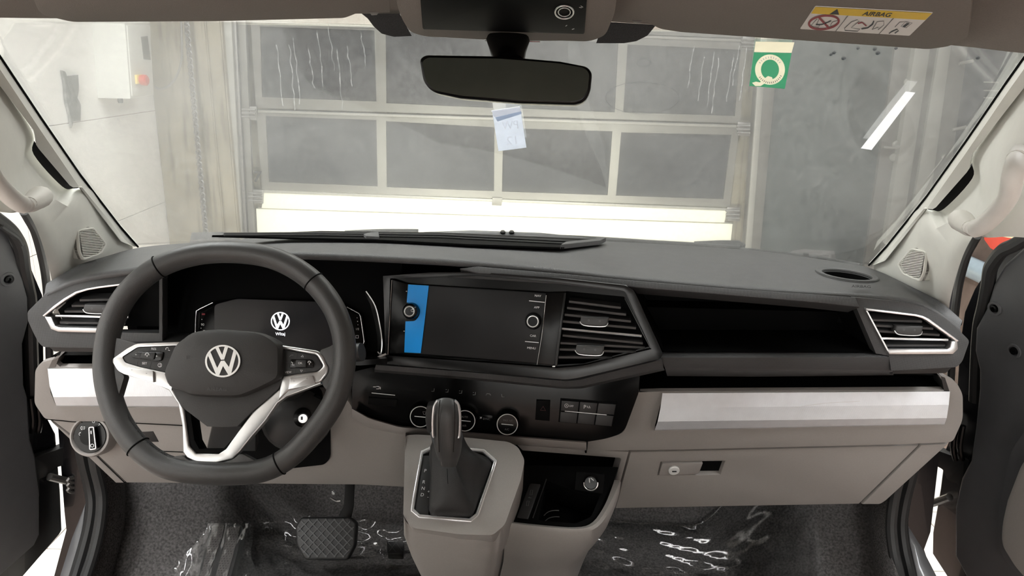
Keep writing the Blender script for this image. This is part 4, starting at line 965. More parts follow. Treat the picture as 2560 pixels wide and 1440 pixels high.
for i, (cx, cy) in enumerate(((1056, 1032), (1165, 1042), (1270, 1051))):
    c = CL(cx, cy); k = CL.r(cx, cy, 1)
    d = lathe('dial', c, CL.n, [(31.5 * k, -.002), (31.5 * k, .001), (29 * k, .003), (28.5 * k, .018), (27 * k, .021), (.0005, .021)], 'gloss_black', cp, seg=40)
    q = CL.shift(.0212)
    bm = bmesh.new(); bm_tube(bm, [q(x, y) for x, y in circ(*to_px(c + CL.n * .0212), 25.5, n=40)], .0009, 6, closed=True); link('dial_ring', bm, 'emblem', d)
    bx, by = to_px(c + CL.n * .0212)
    stroke('dial_line', q, [[(bx - 15, by - 1.5), (bx + 15, by + 1.5)]], 1.8, 'print_white', d)
    tt = [('MAX', 'REAR'), ('AUTO', 'AIR'), ('MAX A/C', 'A/C')][i]
    if i: 
        text('dial_text', tt[0], q, bx + (2 if i == 2 else 0), by - 10, 5, 'print_dim', d, ang=4, wide=.8)
        text('dial_text', tt[1], q, bx - 1, by + 12, 5, 'print_dim', d, ang=4)
    else:
        stroke('dial_icon', q, [[(bx + 6, by - 13), (bx + 14, by - 12), (bx + 12, by - 6), (bx + 8, by - 6)]], 1.2, 'print_dim', d, closed=True)
for i, (x, y) in enumerate(((1083, 975), (1118, 977), (1152, 980), (1186, 984), (1221, 986), (1257, 989))):
    if i == 4: L = [[(x - 6, y + 2), (x - 4, y - 2), (x + 3, y - 2), (x + 6, y + 2)]]
    else: L = [[(x - 3 if i == 5 else x + 3, y - 4), (x - 2 if i == 5 else x + 2, y + 3), (x + 4 if i == 5 else x - 4, y + 3)]] + ([[(x - 4, y - 3), (x - 1, y - 3)]] if i in (1, 2, 3) else [])
    stroke('mode_icon', CL, L, 1.6, 'print_dim', cp)
stroke('tailgate_icon', CL, [[(933, 967), (940, 967)], [(941, 966), (948, 966), (948, 972), (941, 972)], [(951, 967), (951, 973)]], 1.6, 'print_white', cp)
stroke('indicator_line', CL, [[(929, 982), (988, 988)]], 1.8, 'print_white', cp)
plate('switch_bank', CL, [(922, 992), (994, 998), (990, 1016), (920, 1010)], 'matte_black', cp, t=.006, off=.002, bev=.001)
plate('sync_button', CL, [(1205, 1036), (1232, 1038), (1231, 1055), (1204, 1053)], 'gloss_black', cp, t=.004, off=.002, bev=.001)
text('sync_text', 'SYNC', CL, 1217, 1046, 5, 'print_dim', cp, ang=4, off=.003)
stroke('fan_icon', CL, [[(1200, 1042), (1205, 1046)], [(1205, 1042), (1200, 1046)]], 1.6, 'print_white', cp)
hb = plate('hazard_button', CL, [(1341, 998), (1376, 1000), (1374, 1052), (1338, 1049)], 'matte_black', cp, t=.008, off=.003, bev=.002)
stroke('hazard_triangle', CL, [[(1351, 1024), (1358, 1014), (1364, 1025)]], 1.6, 'print_red_dim', hb, off=.0036, closed=True)
bt = [(1403, 997), (1541, 1007), (1529, 1064), (1398, 1053)]
plate('button_bank', CL, [(1401, 995), (1543, 1005), (1531, 1066), (1396, 1055)], 'matte_black', cp, t=.005, off=.001, bev=.001)
def bil(u, v):
    a, b, c, d = [Vector(p) for p in bt]; return tuple((a * (1 - u) + b * u) * (1 - v) + (d * (1 - u) + c * u) * v)
for i in range(3):
    for j in range(2):
        u0, u1, v0, v1 = i / 3 + .008, (i + 1) / 3 - .008, j / 2 + .02, (j + 1) / 2 - .02
        plate('push_button', CL, [bil(u0, v0), bil(u1, v0), bil(u1, v1), bil(u0, v1)], 'dark_plastic', cp, t=.008, off=.007, bev=.0015)
stroke('button_line', CL, [[(1412, 1024), (1516, 1033.5)]], 1.9, 'print_white', cp, off=.0082)
text('button_text', 'OFF', CL, 1428, 1011.5, 4.6, 'print_white', cp, ang=4, off=.0082)
text('button_text', 'A', CL, 1416, 1010.5, 4, 'print_white', cp, ang=4, off=.0082)
stroke('button_icon', CL, [circ(1416, 1010.5, 4.6, n=14)], .9, 'print_white', cp, off=.0082, closed=True)
text('button_text', 'P', CL, 1462, 1013.5, 9, 'print_white', cp, ang=4, off=.0082)
stroke('button_icon', CL, [[(1468, 1011), (1468, 1016)], [(1471, 1017), (1473, 1011), (1475, 1017)]], 1.3, 'print_white', cp, off=.0082)
# ---------------------------------------------------------------- instrument cluster
IC = Pl((530, 760, 1.395), (850, 760, 1.395), (530, 870, 1.355))
ic = thing('instrument_cluster', 'digital instrument display glowing behind the steering wheel', 'instrument display', IC(700, 880))
plate('binnacle_back', IC, [(330, 640), (1000, 640), (985, 900), (700, 910), (330, 885)], 'matte_black', ic, t=.01, off=-.02)
plate('binnacle_floor', Pl((330, 878, 1.33), (950, 888, 1.33), (500, 868, 1.39)), [(330, 872), (960, 876), (968, 896), (900, 900), (330, 890)], 'gloss_black', ic, t=.01)
plate('cluster_face', IC, [(492, 777), (536, 752), (590, 744), (830, 748), (872, 766), (905, 786), (914, 858), (896, 890), (492, 885)], 'gloss_black', ic, t=.02, off=-.004, bev=.002)
plate('display_glass', IC, [(536, 762, 10), (592, 747, 10), (826, 756, 10), (842, 772, 10), (846, 884), (536, 884)], 'screen_grey', ic, t=.002, off=0)
tube('bezel_line', [IC(x, y, .002) for x, y in [(489, 840), (490, 800), (492, 778), (500, 773), (533, 757)]], .0009, 'chrome', ic, seg=6)
tube('bezel_line', [IC(x, y, .002) for x, y in [(868, 768), (898, 784), (902, 792), (911, 854), (909, 860), (895, 862)]], .0009, 'chrome', ic, seg=6)
# round emblem made of ring, V and W (used on screen and on the wheel hub)
def emblem_polys(cx, cy, rx, ry, tilt=0):
    ca, sa = math.cos(math.radians(tilt)), math.sin(math.radians(tilt))
    def T(x, y): x, y = x * rx, -y * ry; return (cx + x * ca - y * sa, cy + x * sa + y * ca)
    w = .145
    V = [(-.32, .86), (-.13, .92), (0, .36), (0.0, .36), (.13, .92), (.32, .86), (.09, .10), (-.09, .10)]
    V = [(-.36, .83), (-.18, .89), (0, .38), (.18, .89), (.36, .83), (.09, .09), (-.09, .09)]
    W = [(-.82, .45), (-.66, .62), (-.335, -.40), (-.10, .02), (.10, .02), (.335, -.40), (.66, .62), (.82, .45), (.43, -.80), (.26, -.86), (0, -.30), (-.26, -.86), (-.43, -.80)]
    return [T(*p) for p in V], [T(*p) for p in W]
def emblem(name, pl, cx, cy, rx, ry, m, parent, off, t, tilt=0):
    V, W = emblem_polys(cx, cy, rx, ry, tilt); bm = bmesh.new()
    o, i = circ(cx, cy, rx, ry, 40, tilt=tilt), circ(cx, cy, rx * .895, ry * .895, 40, tilt=tilt)
    O = [bm.verts.new(pl(*p, off)) for p in o]; I = [bm.verts.new(pl(*p, off)) for p in i]; fs = []
    for k in range(40): fs.append(bm.faces.new((O[k], O[(k + 1) % 40], I[(k + 1) % 40], I[k])))
    for poly in (V, W): fs.append(bm.faces.new([bm.verts.new(pl(*p, off)) for p in poly]))
    r = bmesh.ops.extrude_face_region(bm, geom=fs); vs = [g for g in r['geom'] if isinstance(g, bmesh.types.BMVert)]
    for v in vs: v.co += pl.n * t
    bmesh.ops.recalc_face_normals(bm, faces=bm.faces[:])
    return link(name, bm, m, parent, smooth=False)
emblem('welcome_emblem', IC, 701, 803, 23.5, 23, 'screen_lit', ic, .0005, .0003)
text('welcome_text', 'Witaj', IC, 701, 836, 10, 'screen_lit', ic, off=.001)
decal('warning_mark', IC, [[(503, 783), (511, 783), (511, 787), (503, 787)]], 'print_red', ic, off=-.003)
text('gauge_text', '90', IC, 505, 811, 6, 'print_white', ic, off=-.003)
stroke('gauge_dots', IC, [[(503, 797), (503, 799)], [(501, 819), (501, 821)], [(500, 828), (503, 828)], [(506, 826), (511, 826)]], 2, 'print_white', ic, off=-.003)
text('gauge_text', '1/2', IC, 893, 822, 5, 'print_white', ic, off=-.003)
stroke('fuel_icon', IC, [[(889, 838), (895, 838), (895, 845), (889, 845)]], 1.4, 'print_white', ic, off=-.003, closed=True)
stroke('gauge_dots', IC, [[(892, 793), (892, 795)], [(893, 802), (893, 804)], [(894, 811), (894, 812)]], 1.6, 'print_white', ic, off=-.003)
# curved gloss blade right of the cluster
bm = bmesh.new()
bm_loft(bm, [[P(*p) for p in c] for c in ([(905, 726, 1.37), (925, 760, 1.36), (938, 810, 1.35), (944, 850, 1.34), (944, 880, 1.33)], [(915, 728, 1.35), (938, 765, 1.345), (950, 815, 1.335), (955, 855, 1.325), (953, 884, 1.32)])])
face_cam(bm); link('binnacle_blade', bm, 'piano', ic)
tube('blade_edge', [(915, 728, 1.35), (938, 765, 1.345), (950, 815, 1.335), (955, 855, 1.325), (952, 884, 1.32), (944, 880, 1.322)], .0014, 'chrome', ic, smooth_n=5, seg=6)
tube('lower_edge', [(895, 907, 1.31), (930, 900, 1.312), (955, 890, 1.315), (966, 885, 1.318)], .003, 'chrome', ic, smooth_n=4, seg=6)
# ---------------------------------------------------------------- steering column and stalks
sc_ = thing('steering_column', 'black steering column cover below the wheel', 'steering column', P(640, 1000, 1.25))
aN = math.radians(27); wn = Vector((0, -math.cos(aN), math.sin(aN)))
WC = P(566, 905, 1.05)
lathe('column_cover', WC - wn * .30, wn, [(.052, 0), (.052, .08), (.050, .16), (.048, .235), (.04, .25)], 'dark_plastic', sc_, seg=28)
plate('column_opening', KP, [(560, 1010), (800, 985), (826, 1030), (827, 1142, 10), (812, 1158, 8), (690, 1172), (560, 1172)], 'matte_black', sc_, t=.006, off=.004)
plate('lower_shroud', Pl((560, 1060, 1.24), (680, 1060, 1.24), (560, 1140, 1.31)), [(530, 1060), (640, 1060), (640, 1130), (515, 1128)], 'dark_plastic', sc_, t=.02, bev=.005)
lathe('ignition_housing', P(742, 1042, 1.36), Vector((.25, -1, .35)), [(.075, -.05), (.07, .0), (.06, .03), (.04, .045), (.02, .05)], 'dark_plastic', sc_, seg=28)
IG = Pl(P(757, 1045, 1.300), n=(.30, -1, .3))
lathe('ignition_lock', IG(757, 1045), IG.n, [(.017, -.02), (.017, .004), (.0105, .006), (.010, .003)], 'gloss_black', sc_, seg=24)
lathe('ignition_face', IG(757, 1045, .003), IG.n, [(.0085, 0), (.0085, .003), (.0005, .0035)], 'chrome', sc_, seg=20)
plate('key_slot', IG, [(752, 1040), (757, 1040), (757, 1048), (752, 1048)], 'print_dark', sc_, t=.001, off=.0075)
st = thing('wiper_stalk', 'black column stalk with white wiper symbol right of the wheel', 'stalk', P(893, 880, 1.2))
tube('stalk_arm', [P(720, 905, 1.22), P(820, 890, 1.2), P(880, 882, 1.19), P(905, 880, 1.185)], [.009, .010, .013, .013], 'dark_plastic', st, seg=14, r2=[.007, .008, .016, .016])
stroke('stalk_icon', Pl((0, 1.168, 0), n=(0, -1, .2)), [[(893, 872), (898, 868), (902, 872), (897, 876)], [(896, 878), (895, 882)]], 1.4, 'print_white', st)
# ================================================================ STEERING WHEEL
SW = Pl(WC, n=wn)
sw_ = thing('steering_wheel', 'black leather three-spoke steering wheel with flat bottom and silver spokes', 'steering wheel', SW(566, 905))
rimc = [(592, 631), (690, 648), (775, 697), (834, 770), (860, 850), (857, 935), (832, 1010), (785, 1078), (728, 1138), (668, 1172), (600, 1183), (490, 1181), (408, 1163), (345, 1117), (297, 1050), (270, 970), (264, 890), (281, 802), (326, 725), (398, 667), (490, 636)]
rp = catmull([SW(*p) for p in rimc], 8, True)
tube('rim', rp, .0172, 'leather', sw_, seg=20, closed=True, r2=.0185, up=wn)
def rim_seam(i, j):
    a = rp[i]; b = rp[(i + 1) % len(rp)]; t = (b - a).normalized(); v = wn; u = t.cross(v)
    bm = bmesh.new(); bm_tube(bm, [a + u * .0176 * math.cos(k * math.pi / 12) + v * .0189 * math.sin(k * math.pi / 12) for k in range(24)], .0011, 5, closed=True)
    link('rim_seam', bm, 'matte_black', sw_)
def near(px, py): return min(range(len(rp)), key=lambda i: (Vector(to_px(rp[i])) - Vector((px, py))).length)
for q in ((400, 668), (790, 707), (345, 1117), (700, 1155)): rim_seam(near(*q), 0)
# stitches along the inside lower left
bm = bmesh.new(); i0, i1 = near(405, 1162), near(300, 1050)
for i in range(min(i0, i1), max(i0, i1)):
    a = rp[i]; t = (rp[i + 1] - a).normalized(); u = t.cross(wn)
    if u.dot(WC - a) < 0: u = -u
    for f in (0, .5):
        c = a.lerp(rp[i + 1], f) + u * .0168 + wn * .006; bm_tube(bm, [c - t * .0012 + wn * .001, c + t * .0012 - wn * .001], .0005, 4)
link('stitching', bm, 'print_dark', sw_)
# spokes: silver V frame
SWs = SW.shift(-.002)
outer = [(415, 930), (397, 962), (426, 976), (449, 1010), (459, 1064), (461, 1130), (471, 1144), (494, 1155), (544, 1157), (584, 1147), (604, 1127), (631, 1093), (666, 1053), (697, 1008), (719, 992), (806, 960), (800, 945), (725, 950)]
inner = [(720, 950), (705, 969), (674, 995), (634, 1030), (602, 1074), (568, 1122), (550, 1134), (494, 1133), (477, 1114), (473, 1085), (465, 1024), (452, 1000), (428, 958)]
plate('spoke_frame', SWs, outer + inner, 'silver', sw_, t=.012, off=.006, bev=.003, seg=3)
plate('spoke_core', SWs, [(426, 950), (452, 1000), (473, 1085), (480, 1118), (496, 1136), (552, 1137), (572, 1124), (640, 1030), (720, 955), (690, 960), (620, 1060), (560, 1122), (500, 1122), (488, 1100), (478, 1030), (440, 950)], 'matte_black', sw_, t=.03, off=.003, bev=.002)
L1 = [(470, 856), (349, 861, 8), (326, 873, 6), (291, 898, 6), (290, 906, 6), (303, 928, 8), (318, 934), (398, 962), (430, 975), (440, 930)]
L1h = [(465, 864), (352, 869, 6), (314, 893, 5), (321, 907, 6), (357, 918), (418, 931), (440, 925)]
plate('spoke_bezel', SWs, [(470, 856), (349, 861, 8), (326, 873, 6), (291, 898, 6), (290, 906, 6), (303, 928, 8), (318, 936), (398, 962), (436, 976), (440, 940), (418, 932), (357, 919), (321, 908, 6), (313, 894, 5), (352, 869, 6), (468, 864)], 'silver', sw_, t=.014, off=.010, bev=.003, seg=3)
bpl = plate('button_pad', SWs, [(468, 864), (352, 869, 6), (313, 894, 5), (321, 908, 6), (357, 919), (440, 936)], 'dark_plastic', sw_, t=.012, off=.009, bev=.002)
plate('button_key', SWs, [(338, 890, 4), (352, 880, 4), (418, 881, 4), (414, 902, 4), (402, 905, 4), (340, 896, 4)], 'piano', bpl, t=.004, off=.012, bev=.0015)
plate('button_key', SWs, [(366, 883, 3), (400, 883, 3), (395, 901, 3), (361, 897, 3)], 'dark_plastic', bpl, t=.004, off=.0145, bev=.0015)
stroke('key_line', SWs, [[(384, 868), (378, 881)], [(412, 866), (407, 880)], [(352, 904), (349, 915)], [(386, 906), (381, 923)], [(412, 895), (440, 894)]], 1.2, 'print_dark', bpl, off=.0093)
for s, x, y, h in (('RES', 392, 873.5, 5.6), ('SET', 369, 909.5, 5.6), ('-', 353, 889, 1.2), ('+', 404, 892.5, 4.6)): text('key_text', s, SWs, x, y, h, 'print_white', bpl, ang=3, off=.0165 if s in '-+' else .0097)
stroke('key_icon', SWs, [circ(379.5, 889, 4.4, n=10, a0=160, a1=380), [(379.5, 889), (379.5, 894)]], 1.7, 'print_white', bpl, off=.0152)
stroke('key_icon', SWs, [circ(425, 874, 3.5, n=9, a0=150, a1=340), [(427, 876), (432, 878)], [(405, 913), (409, 911), (409, 917), (405, 917)]], 1.3, 'print_white', bpl, off=.0097)
stroke('key_icon', SWs, [circ(407, 914, 5, n=10)], 1.0, 'print_white', bpl, off=.0097, closed=True)
p1 = plate('shift_key', SWs, [(331, 920, 3), (394, 929, 3), (395, 957, 2), (380, 954), (319, 936, 2)], 'silver', sw_, t=.008, off=.0145, bev=.003, seg=3)
text('key_text', '+', SWs, 342, 926, 3, 'print_dim', p1, off=.015); text('key_text', '-', SWs, 378, 935, 1.2, 'print_dim', p1, off=.015)
plate('spoke_bezel', SWs, [(708, 864), (798, 878, 8), (812, 890, 6), (826, 922, 6), (822, 936, 6), (806, 956, 8), (724, 978), (700, 1002), (706, 950), (713, 939), (798, 929, 6), (811, 916, 5), (795, 889, 6), (710, 874)], 'silver', sw_, t=.014, off=.010, bev=.003, seg=3)
bpr = plate('button_pad', SWs, [(706, 874), (795, 889, 6), (811, 916, 5), (798, 929, 6), (706, 941)], 'dark_plastic', sw_, t=.012, off=.009, bev=.002)
plate('button_key', SWs, [(731, 899, 3), (784, 900, 3), (790, 909, 4), (787, 921, 3), (729, 922, 3)], 'piano', bpr, t=.004, off=.012, bev=.0015)
plate('button_key', SWs, [(746, 901, 3), (772, 902, 3), (771, 920, 3), (744, 919, 3)], 'dark_plastic', bpr, t=.004, off=.0145, bev=.0015)
stroke('key_line', SWs, [[(747, 882), (746, 898)], [(773, 886), (772, 899)], [(715, 909), (730, 910)], [(744, 923), (743, 934)], [(771, 922), (770, 932)]], 1.2, 'print_dark', bpr, off=.0093)
text('key_text', 'VIEW', SWs, 725, 931.5, 5.2, 'print_white', bpr, ang=-2, off=.0097, wide=.9); text('key_text', 'OK', SWs, 757.5, 909.5, 5, 'print_white', bpr, off=.0152)
stroke('key_icon', SWs, [[(757, 893.5), (761, 889), (763, 894)]], 1.2, 'print_white', bpr, off=.0097, closed=True)
stroke('key_icon', SWs, [[(755, 926), (761, 926.5), (757.5, 931)]], 1.2, 'print_white', bpr, off=.0097, closed=True)
stroke('key_icon', SWs, [[(734, 906), (738, 909), (736, 914), (742, 914)], circ(779, 908, 3.5, n=8, a0=160, a1=380), [(779, 908), (779, 914)]], 1.4, 'print_white', bpr, off=.0130)
stroke('key_icon', SWs, [[(728, 893), (733, 889), (738, 889)]], 1.2, 'print_dim', bpr, off=.0097)
p2 = plate('shift_key', SWs, [(732, 946, 3), (787, 940, 3), (795, 960, 2), (760, 969), (727, 975, 2)], 'silver', sw_, t=.008, off=.0145, bev=.003, seg=3)
text('key_text', '>', SWs, 742, 954, 3.5, 'print_dim', p2, off=.015); text('key_text', '<', SWs, 774, 947, 3.5, 'print_dim', p2, off=.015)
# leather root pieces that merge the spokes into the rim
for pts in ([(262, 850), (300, 846), (356, 862), (300, 900), (292, 908), (306, 932), (318, 940), (300, 1000), (258, 950)], [(868, 830), (832, 866), (800, 878), (828, 922), (822, 938), (806, 958), (830, 990), (866, 930)], [(410, 1166), (440, 1140), (462, 1138), (474, 1149), (500, 1158), (546, 1159), (588, 1148), (606, 1132), (640, 1150), (670, 1172), (560, 1186), (470, 1186)]):
    plate('rim_root', SWs, pts, 'leather', sw_, t=.016, off=.008, bev=.005, seg=3, rnd=10)
# hub: domed airbag cover
hub_o = [(555, 824), (497, 831), (468, 848), (448, 866), (436, 892), (421, 930), (422, 946), (434, 969), (468, 983), (489, 992), (548, 996), (608, 996), (640, 986), (680, 968), (713, 949), (717, 920), (717, 880), (713, 862), (688, 842), (660, 832), (613, 827)]
bm = bmesh.new()
ho = resample(catmull([SW(*p) for p in hub_o], 4, True) + [SW(*hub_o[0])], 73)[:-1]
hc = SW(566, 910)
def ringd(s, z): return [hc + (p - hc) * (s * .972) + wn * z for p in ho]
bm_loft(bm, [ringd(.99, -.02), ringd(1.0, .010), ringd(.99, .018), ringd(.95, .024), ringd(.85, .027), ringd(.5, .031), ringd(.02, .033)], close_u=True, caps=True)
link('airbag_cover', bm, 'hub', sw_, sharp=40)
lowh = [(421, 935), (434, 969), (468, 983), (489, 992), (548, 996), (608, 996), (640, 986), (680, 968), (714, 948), (700, 972), (674, 996), (640, 1024), (598, 1066), (560, 1068), (523, 1066), (466, 1022), (448, 998)]
bm = bmesh.new(); bm_plate(bm, SW, [lowh[0]] + [(x, y - 6) for x, y in lowh[1:9]] + lowh[9:], .03, .008, .008, 3); link('hub_lower', bm, 'hub', sw_)
HP = SW.shift(.0325)
# emblem: px shifted because the hub stands proud of the wheel plane
plate('emblem_disc', HP, circ(558, 903, 43, 39.5, 36), 'dark_plastic', sw_, t=.006, off=.0012)
emblem('emblem', HP, 558, 903, 44, 40.5, 'emblem', sw_, .0012, .0010, tilt=-4)
text('airbag_lettering', 'AIRBAG', SW.shift(.0295), 542, 973, 9, 'slat_black', sw_, ang=2, off=.001, wide=1.12)
stroke('horn_mark', SW.shift(.030), [[(467, 890), (476, 890)], [(467, 895), (475, 895)], [(468, 890), (468, 899)]], 1.2, 'print_dark', sw_, off=.0012)
stroke('horn_mark', SW.shift(.030), [[(646, 902), (657, 902)], [(648, 905), (655, 905)]], 1.2, 'print_dark', sw_, off=.0012)
# ================================================================ GEAR CONSOLE
GP = Pl((1083, 1113, 1.27), (1213, 1123, 1.265), (1047, 1295, 1.15))
gc = thing('gear_console', 'beige gear selector console with silver trim frame', 'console', P(1140, 1440, 1.25))
fo = [(1013, 1088), (1040, 1086), (1150, 1092), (1270, 1104), (1295, 1117), (1312, 1150), (1302, 1200), (1262, 1312), (1232, 1338), (1150, 1336), (1032, 1320), (1008, 1290)]
fi = [(1052, 1128), (1084, 1113), (1212, 1123), (1243, 1152), (1237, 1174), (1197, 1291), (1178, 1307), (1047, 1296), (1027, 1279), (1030, 1250)]
plate('console_face', GP, fo, 'beige', gc, t=.11, off=.0, bev=.014, seg=4, rnd=10, holes=[[(x, y) for x, y in fi]])
lo_ = [[(1030, 1285, 1.36), (1009, 1285, 1.165), (1022, 1312, 1.148), (1060, 1322, 1.142), (1130, 1331, 1.138), (1210, 1335, 1.140), (1240, 1328, 1.146), (1263, 1308, 1.160), (1275, 1300, 1.36)],
       [(1035, 1340, 1.36), (1010, 1335, 1.170), (1026, 1356, 1.150), (1062, 1366, 1.144), (1130, 1374, 1.140), (1205, 1378, 1.142), (1236, 1368, 1.150), (1258, 1345, 1.168), (1275, 1340, 1.36)],
       [(1060, 1400, 1.38), (1030, 1388, 1.188), (1044, 1412, 1.168), (1075, 1424, 1.160), (1135, 1432, 1.156), (1200, 1434, 1.158), (1228, 1424, 1.166), (1248, 1396, 1.19), (1262, 1400, 1.38)],
       [(1100, 1500, 1.42), (1075, 1480, 1.24), (1085, 1505, 1.22), (1105, 1520, 1.21), (1140, 1528, 1.205), (1190, 1528, 1.21), (1210, 1515, 1.22), (1228, 1480, 1.25), (1240, 1500, 1.42)]]
loft('console_body', lo_, 'beige', gc, sharp=60, smooth_n=4)
# back part towards the dash and the side wall
loft('console_side', [[(1014, 1080, 1.37), (1014, 1090, 1.28), (1008, 1290, 1.17)], [(1026, 1080, 1.40), (1026, 1095, 1.36), (1022, 1300, 1.34)]], 'beige', gc)
plate('trim_frame', GP, fi, 'chrome', gc, t=.006, off=.0035, bev=.0018, seg=3, holes=[[(1058, 1135), (1087, 1122), (1207, 1132), (1234, 1155), (1228, 1174), (1189, 1285), (1173, 1297), (1051, 1287), (1036, 1273), (1039, 1250)]])
plate('selector_panel', GP, fi, 'piano', gc, t=.004, off=-.004)
plate('selector_strip', GP, [(1052, 1138, 2), (1084, 1138, 2), (1071, 1288, 2), (1042, 1284, 2), (1037, 1272)], 'dark_plastic', gc, t=.004, off=-.001, bev=.001)
for s, x, y, h in (('P', 1063.5, 1177, 8), ('R', 1060, 1205, 8), ('N', 1058, 1221, 8), ('D', 1056, 1237, 8), ('+', 1071.5, 1229, 5), ('-', 1070, 1243.5, 1.2)): text('gear_letter', s, GP, x, y, h, 'print_white', gc, ang=4, off=.0005, shear=.15)
gs = thing('gear_lever', 'black gear lever with leather boot and chrome sides', 'gear lever', GP(1130, 1240))
# boot: rings from the frame opening up to the collar
b0 = [(1078, 1136), (1140, 1132), (1206, 1138), (1228, 1158), (1222, 1180), (1200, 1240), (1184, 1284), (1168, 1294), (1110, 1291), (1076, 1287), (1073, 1240), (1075, 1180)]
b1 = [(1082, 1145), (1125, 1132), (1180, 1136), (1205, 1158), (1198, 1186), (1184, 1240), (1176, 1276), (1158, 1286), (1115, 1284), (1084, 1280), (1080, 1235), (1080, 1185)]
b2 = [(1085, 1140), (1122, 1126), (1160, 1132), (1172, 1152), (1168, 1176), (1162, 1205), (1154, 1228), (1140, 1236), (1115, 1235), (1094, 1228), (1088, 1205), (1085, 1172)]
b3 = [(1087, 1128), (1120, 1118), (1152, 1126), (1158, 1140), (1154, 1156), (1146, 1166), (1136, 1170), (1124, 1172), (1112, 1170), (1100, 1166), (1092, 1155), (1088, 1140)]
rings = [[GP(*p, o) for p in r] for r, o in ((b0, 0.0), (b1, .022), (b2, .050), (b3, .072))]
rows4 = list(map(list, zip(*[catmull(list(c), 5) for c in zip(*rings)])))
rows4 = [catmull(r, 3, True) for r in rows4]
for i, r in enumerate(rows4):
    for j, p in enumerate(r):
        a = j / len(r) * 2 * math.pi; f = math.sin(math.pi * i / (len(rows4) - 1))
        p += GP.n * (.006 * f * math.sin(3 * a + .28 * i)) + Vector((1, 0, 0)) * (.004 * f * math.sin(5 * a - .3 * i))
bm = bmesh.new(); bm_loft(bm, rows4, close_u=True); face_cam(bm)
link('gear_boot', bm, 'boot_leather', gs, sharp=70)
tube('boot_collar', [p for p in rows4[-1]], .0022, 'dark_plastic', gs, closed=True, seg=6)
stroke('boot_seam', GP.shift(.066), [[(1118, 1172), (1119, 1192), (1120, 1210)]], 1.4, 'matte_black', gs)
kc = [(1122, 1162, .45, 22), (1121.5, 1146, .56, 28), (1121, 1132, .62, 33), (1120, 1112, .66, 37), (1119, 1085, .70, 38), (1118, 1050, .72, 38), (1117, 1025, .68, 36), (1116, 1008, .55, 30), (1115, 1000, .40, 22), (1115, 995, .15, 9)]
bm = bmesh.new(); rowsk = []
KY = 1.155
for x, y, dpt, rx in kc:
    c = P(x, y, KY); r = rx * (KY * 1.0) / F * 1.04; rd = r * dpt * 1.35
    rowsk.append([c + Vector((math.copysign(abs(math.cos(a)) ** .8, math.cos(a)) * r, math.sin(a) * rd, 0)) for a in [2 * math.pi * j / 24 for j in range(24)]])
rowsk = list(map(list, zip(*[catmull(list(c), 4) for c in zip(*rowsk)])))
bm_loft(bm, rowsk, close_u=True, caps=True); link('knob', bm, 'leather', gs, sharp=60)
for sx, pts in ((-1, [(1094, 1001), (1086, 1014), (1083, 1035), (1082, 1060), (1083, 1088), (1085, 1092)]), (1, [(1137, 1001), (1146, 1012), (1150, 1035), (1150, 1060), (1148, 1090), (1144, 1093)])):
    tube('chrome_side', [P(x, y, KY - .016) for x, y in pts], .0028, 'chrome', gs, smooth_n=4, seg=8, r2=.0022)
for sx, pts in ((-1, [(1100, 1000), (1097, 1030), (1096, 1080), (1098, 1130)]), (1, [(1135, 1000), (1137, 1030), (1136, 1080), (1133, 1130)])):
    tube('knob_seam', [P(x, y, KY - .0225 + (.006 if y < 1005 else 0)) for x, y in pts], .0008, 'gloss_black', gs, smooth_n=4, seg=5)
bm = bmesh.new()
bm_plate(bm, Pl((0, KY - .010, 0), n=(0, -1, .1)), [(1066, 1016, 6), (1088, 1012, 4), (1088, 1088, 4), (1068, 1082, 8), (1063, 1050)], .025, 0, .005, 3)
link('release_button', bm, 'dark_plastic', gs)
# ================================================================ CUP CONSOLE
cc = thing('cup_console', 'beige storage bin with black cup tray right of the gear console', 'console', P(1380, 1440, 1.3))
rim = [[(1266, 1303, 1.235), (1350, 1312, 1.225), (1440, 1318, 1.220), (1482, 1305, 1.225), (1512, 1262, 1.262), (1530, 1218, 1.30), (1536, 1200, 1.33)],
       [(1266, 1306, 1.222), (1350, 1316, 1.212), (1444, 1322, 1.206), (1489, 1309, 1.212), (1521, 1265, 1.252), (1543, 1219, 1.292), (1550, 1200, 1.33)],
       [(1265, 1316, 1.218), (1350, 1326, 1.208), (1446, 1332, 1.203), (1494, 1317, 1.209), (1526, 1274, 1.250), (1546, 1226, 1.292), (1552, 1206, 1.34)],
       [(1262, 1356, 1.226), (1350, 1362, 1.218), (1444, 1364, 1.213), (1488, 1350, 1.222), (1520, 1308, 1.27), (1542, 1256, 1.315), (1549, 1230, 1.37)],
       [(1259, 1398, 1.25), (1350, 1404, 1.245), (1424, 1403, 1.243), (1455, 1392, 1.25), (1488, 1358, 1.30), (1515, 1320, 1.35), (1528, 1290, 1.41)],
       [(1258, 1406, 1.262), (1350, 1412, 1.258), (1418, 1410, 1.256), (1444, 1400, 1.262), (1474, 1368, 1.312), (1500, 1330, 1.362), (1514, 1300, 1.42)],
       [(1250, 1440, 1.285), (1350, 1442, 1.28), (1408, 1438, 1.28), (1430, 1424, 1.29), (1452, 1396, 1.34), (1476, 1360, 1.40), (1490, 1330, 1.46)],
       [(1250, 1520, 1.35), (1350, 1520, 1.345), (1400, 1510, 1.345), (1420, 1490, 1.36), (1440, 1450, 1.42), (1460, 1400, 1.48), (1475, 1370, 1.53)]]
loft('bin_body', rim, 'beige', cc, smooth_n=4, sharp=50)
plate('bin_surround', GB, [(1290, 1108), (1572, 1127), (1544, 1228), (1530, 1222), (1552, 1143, 6), (1306, 1124)], 'beige', cc, t=.04, off=.004, bev=.003)
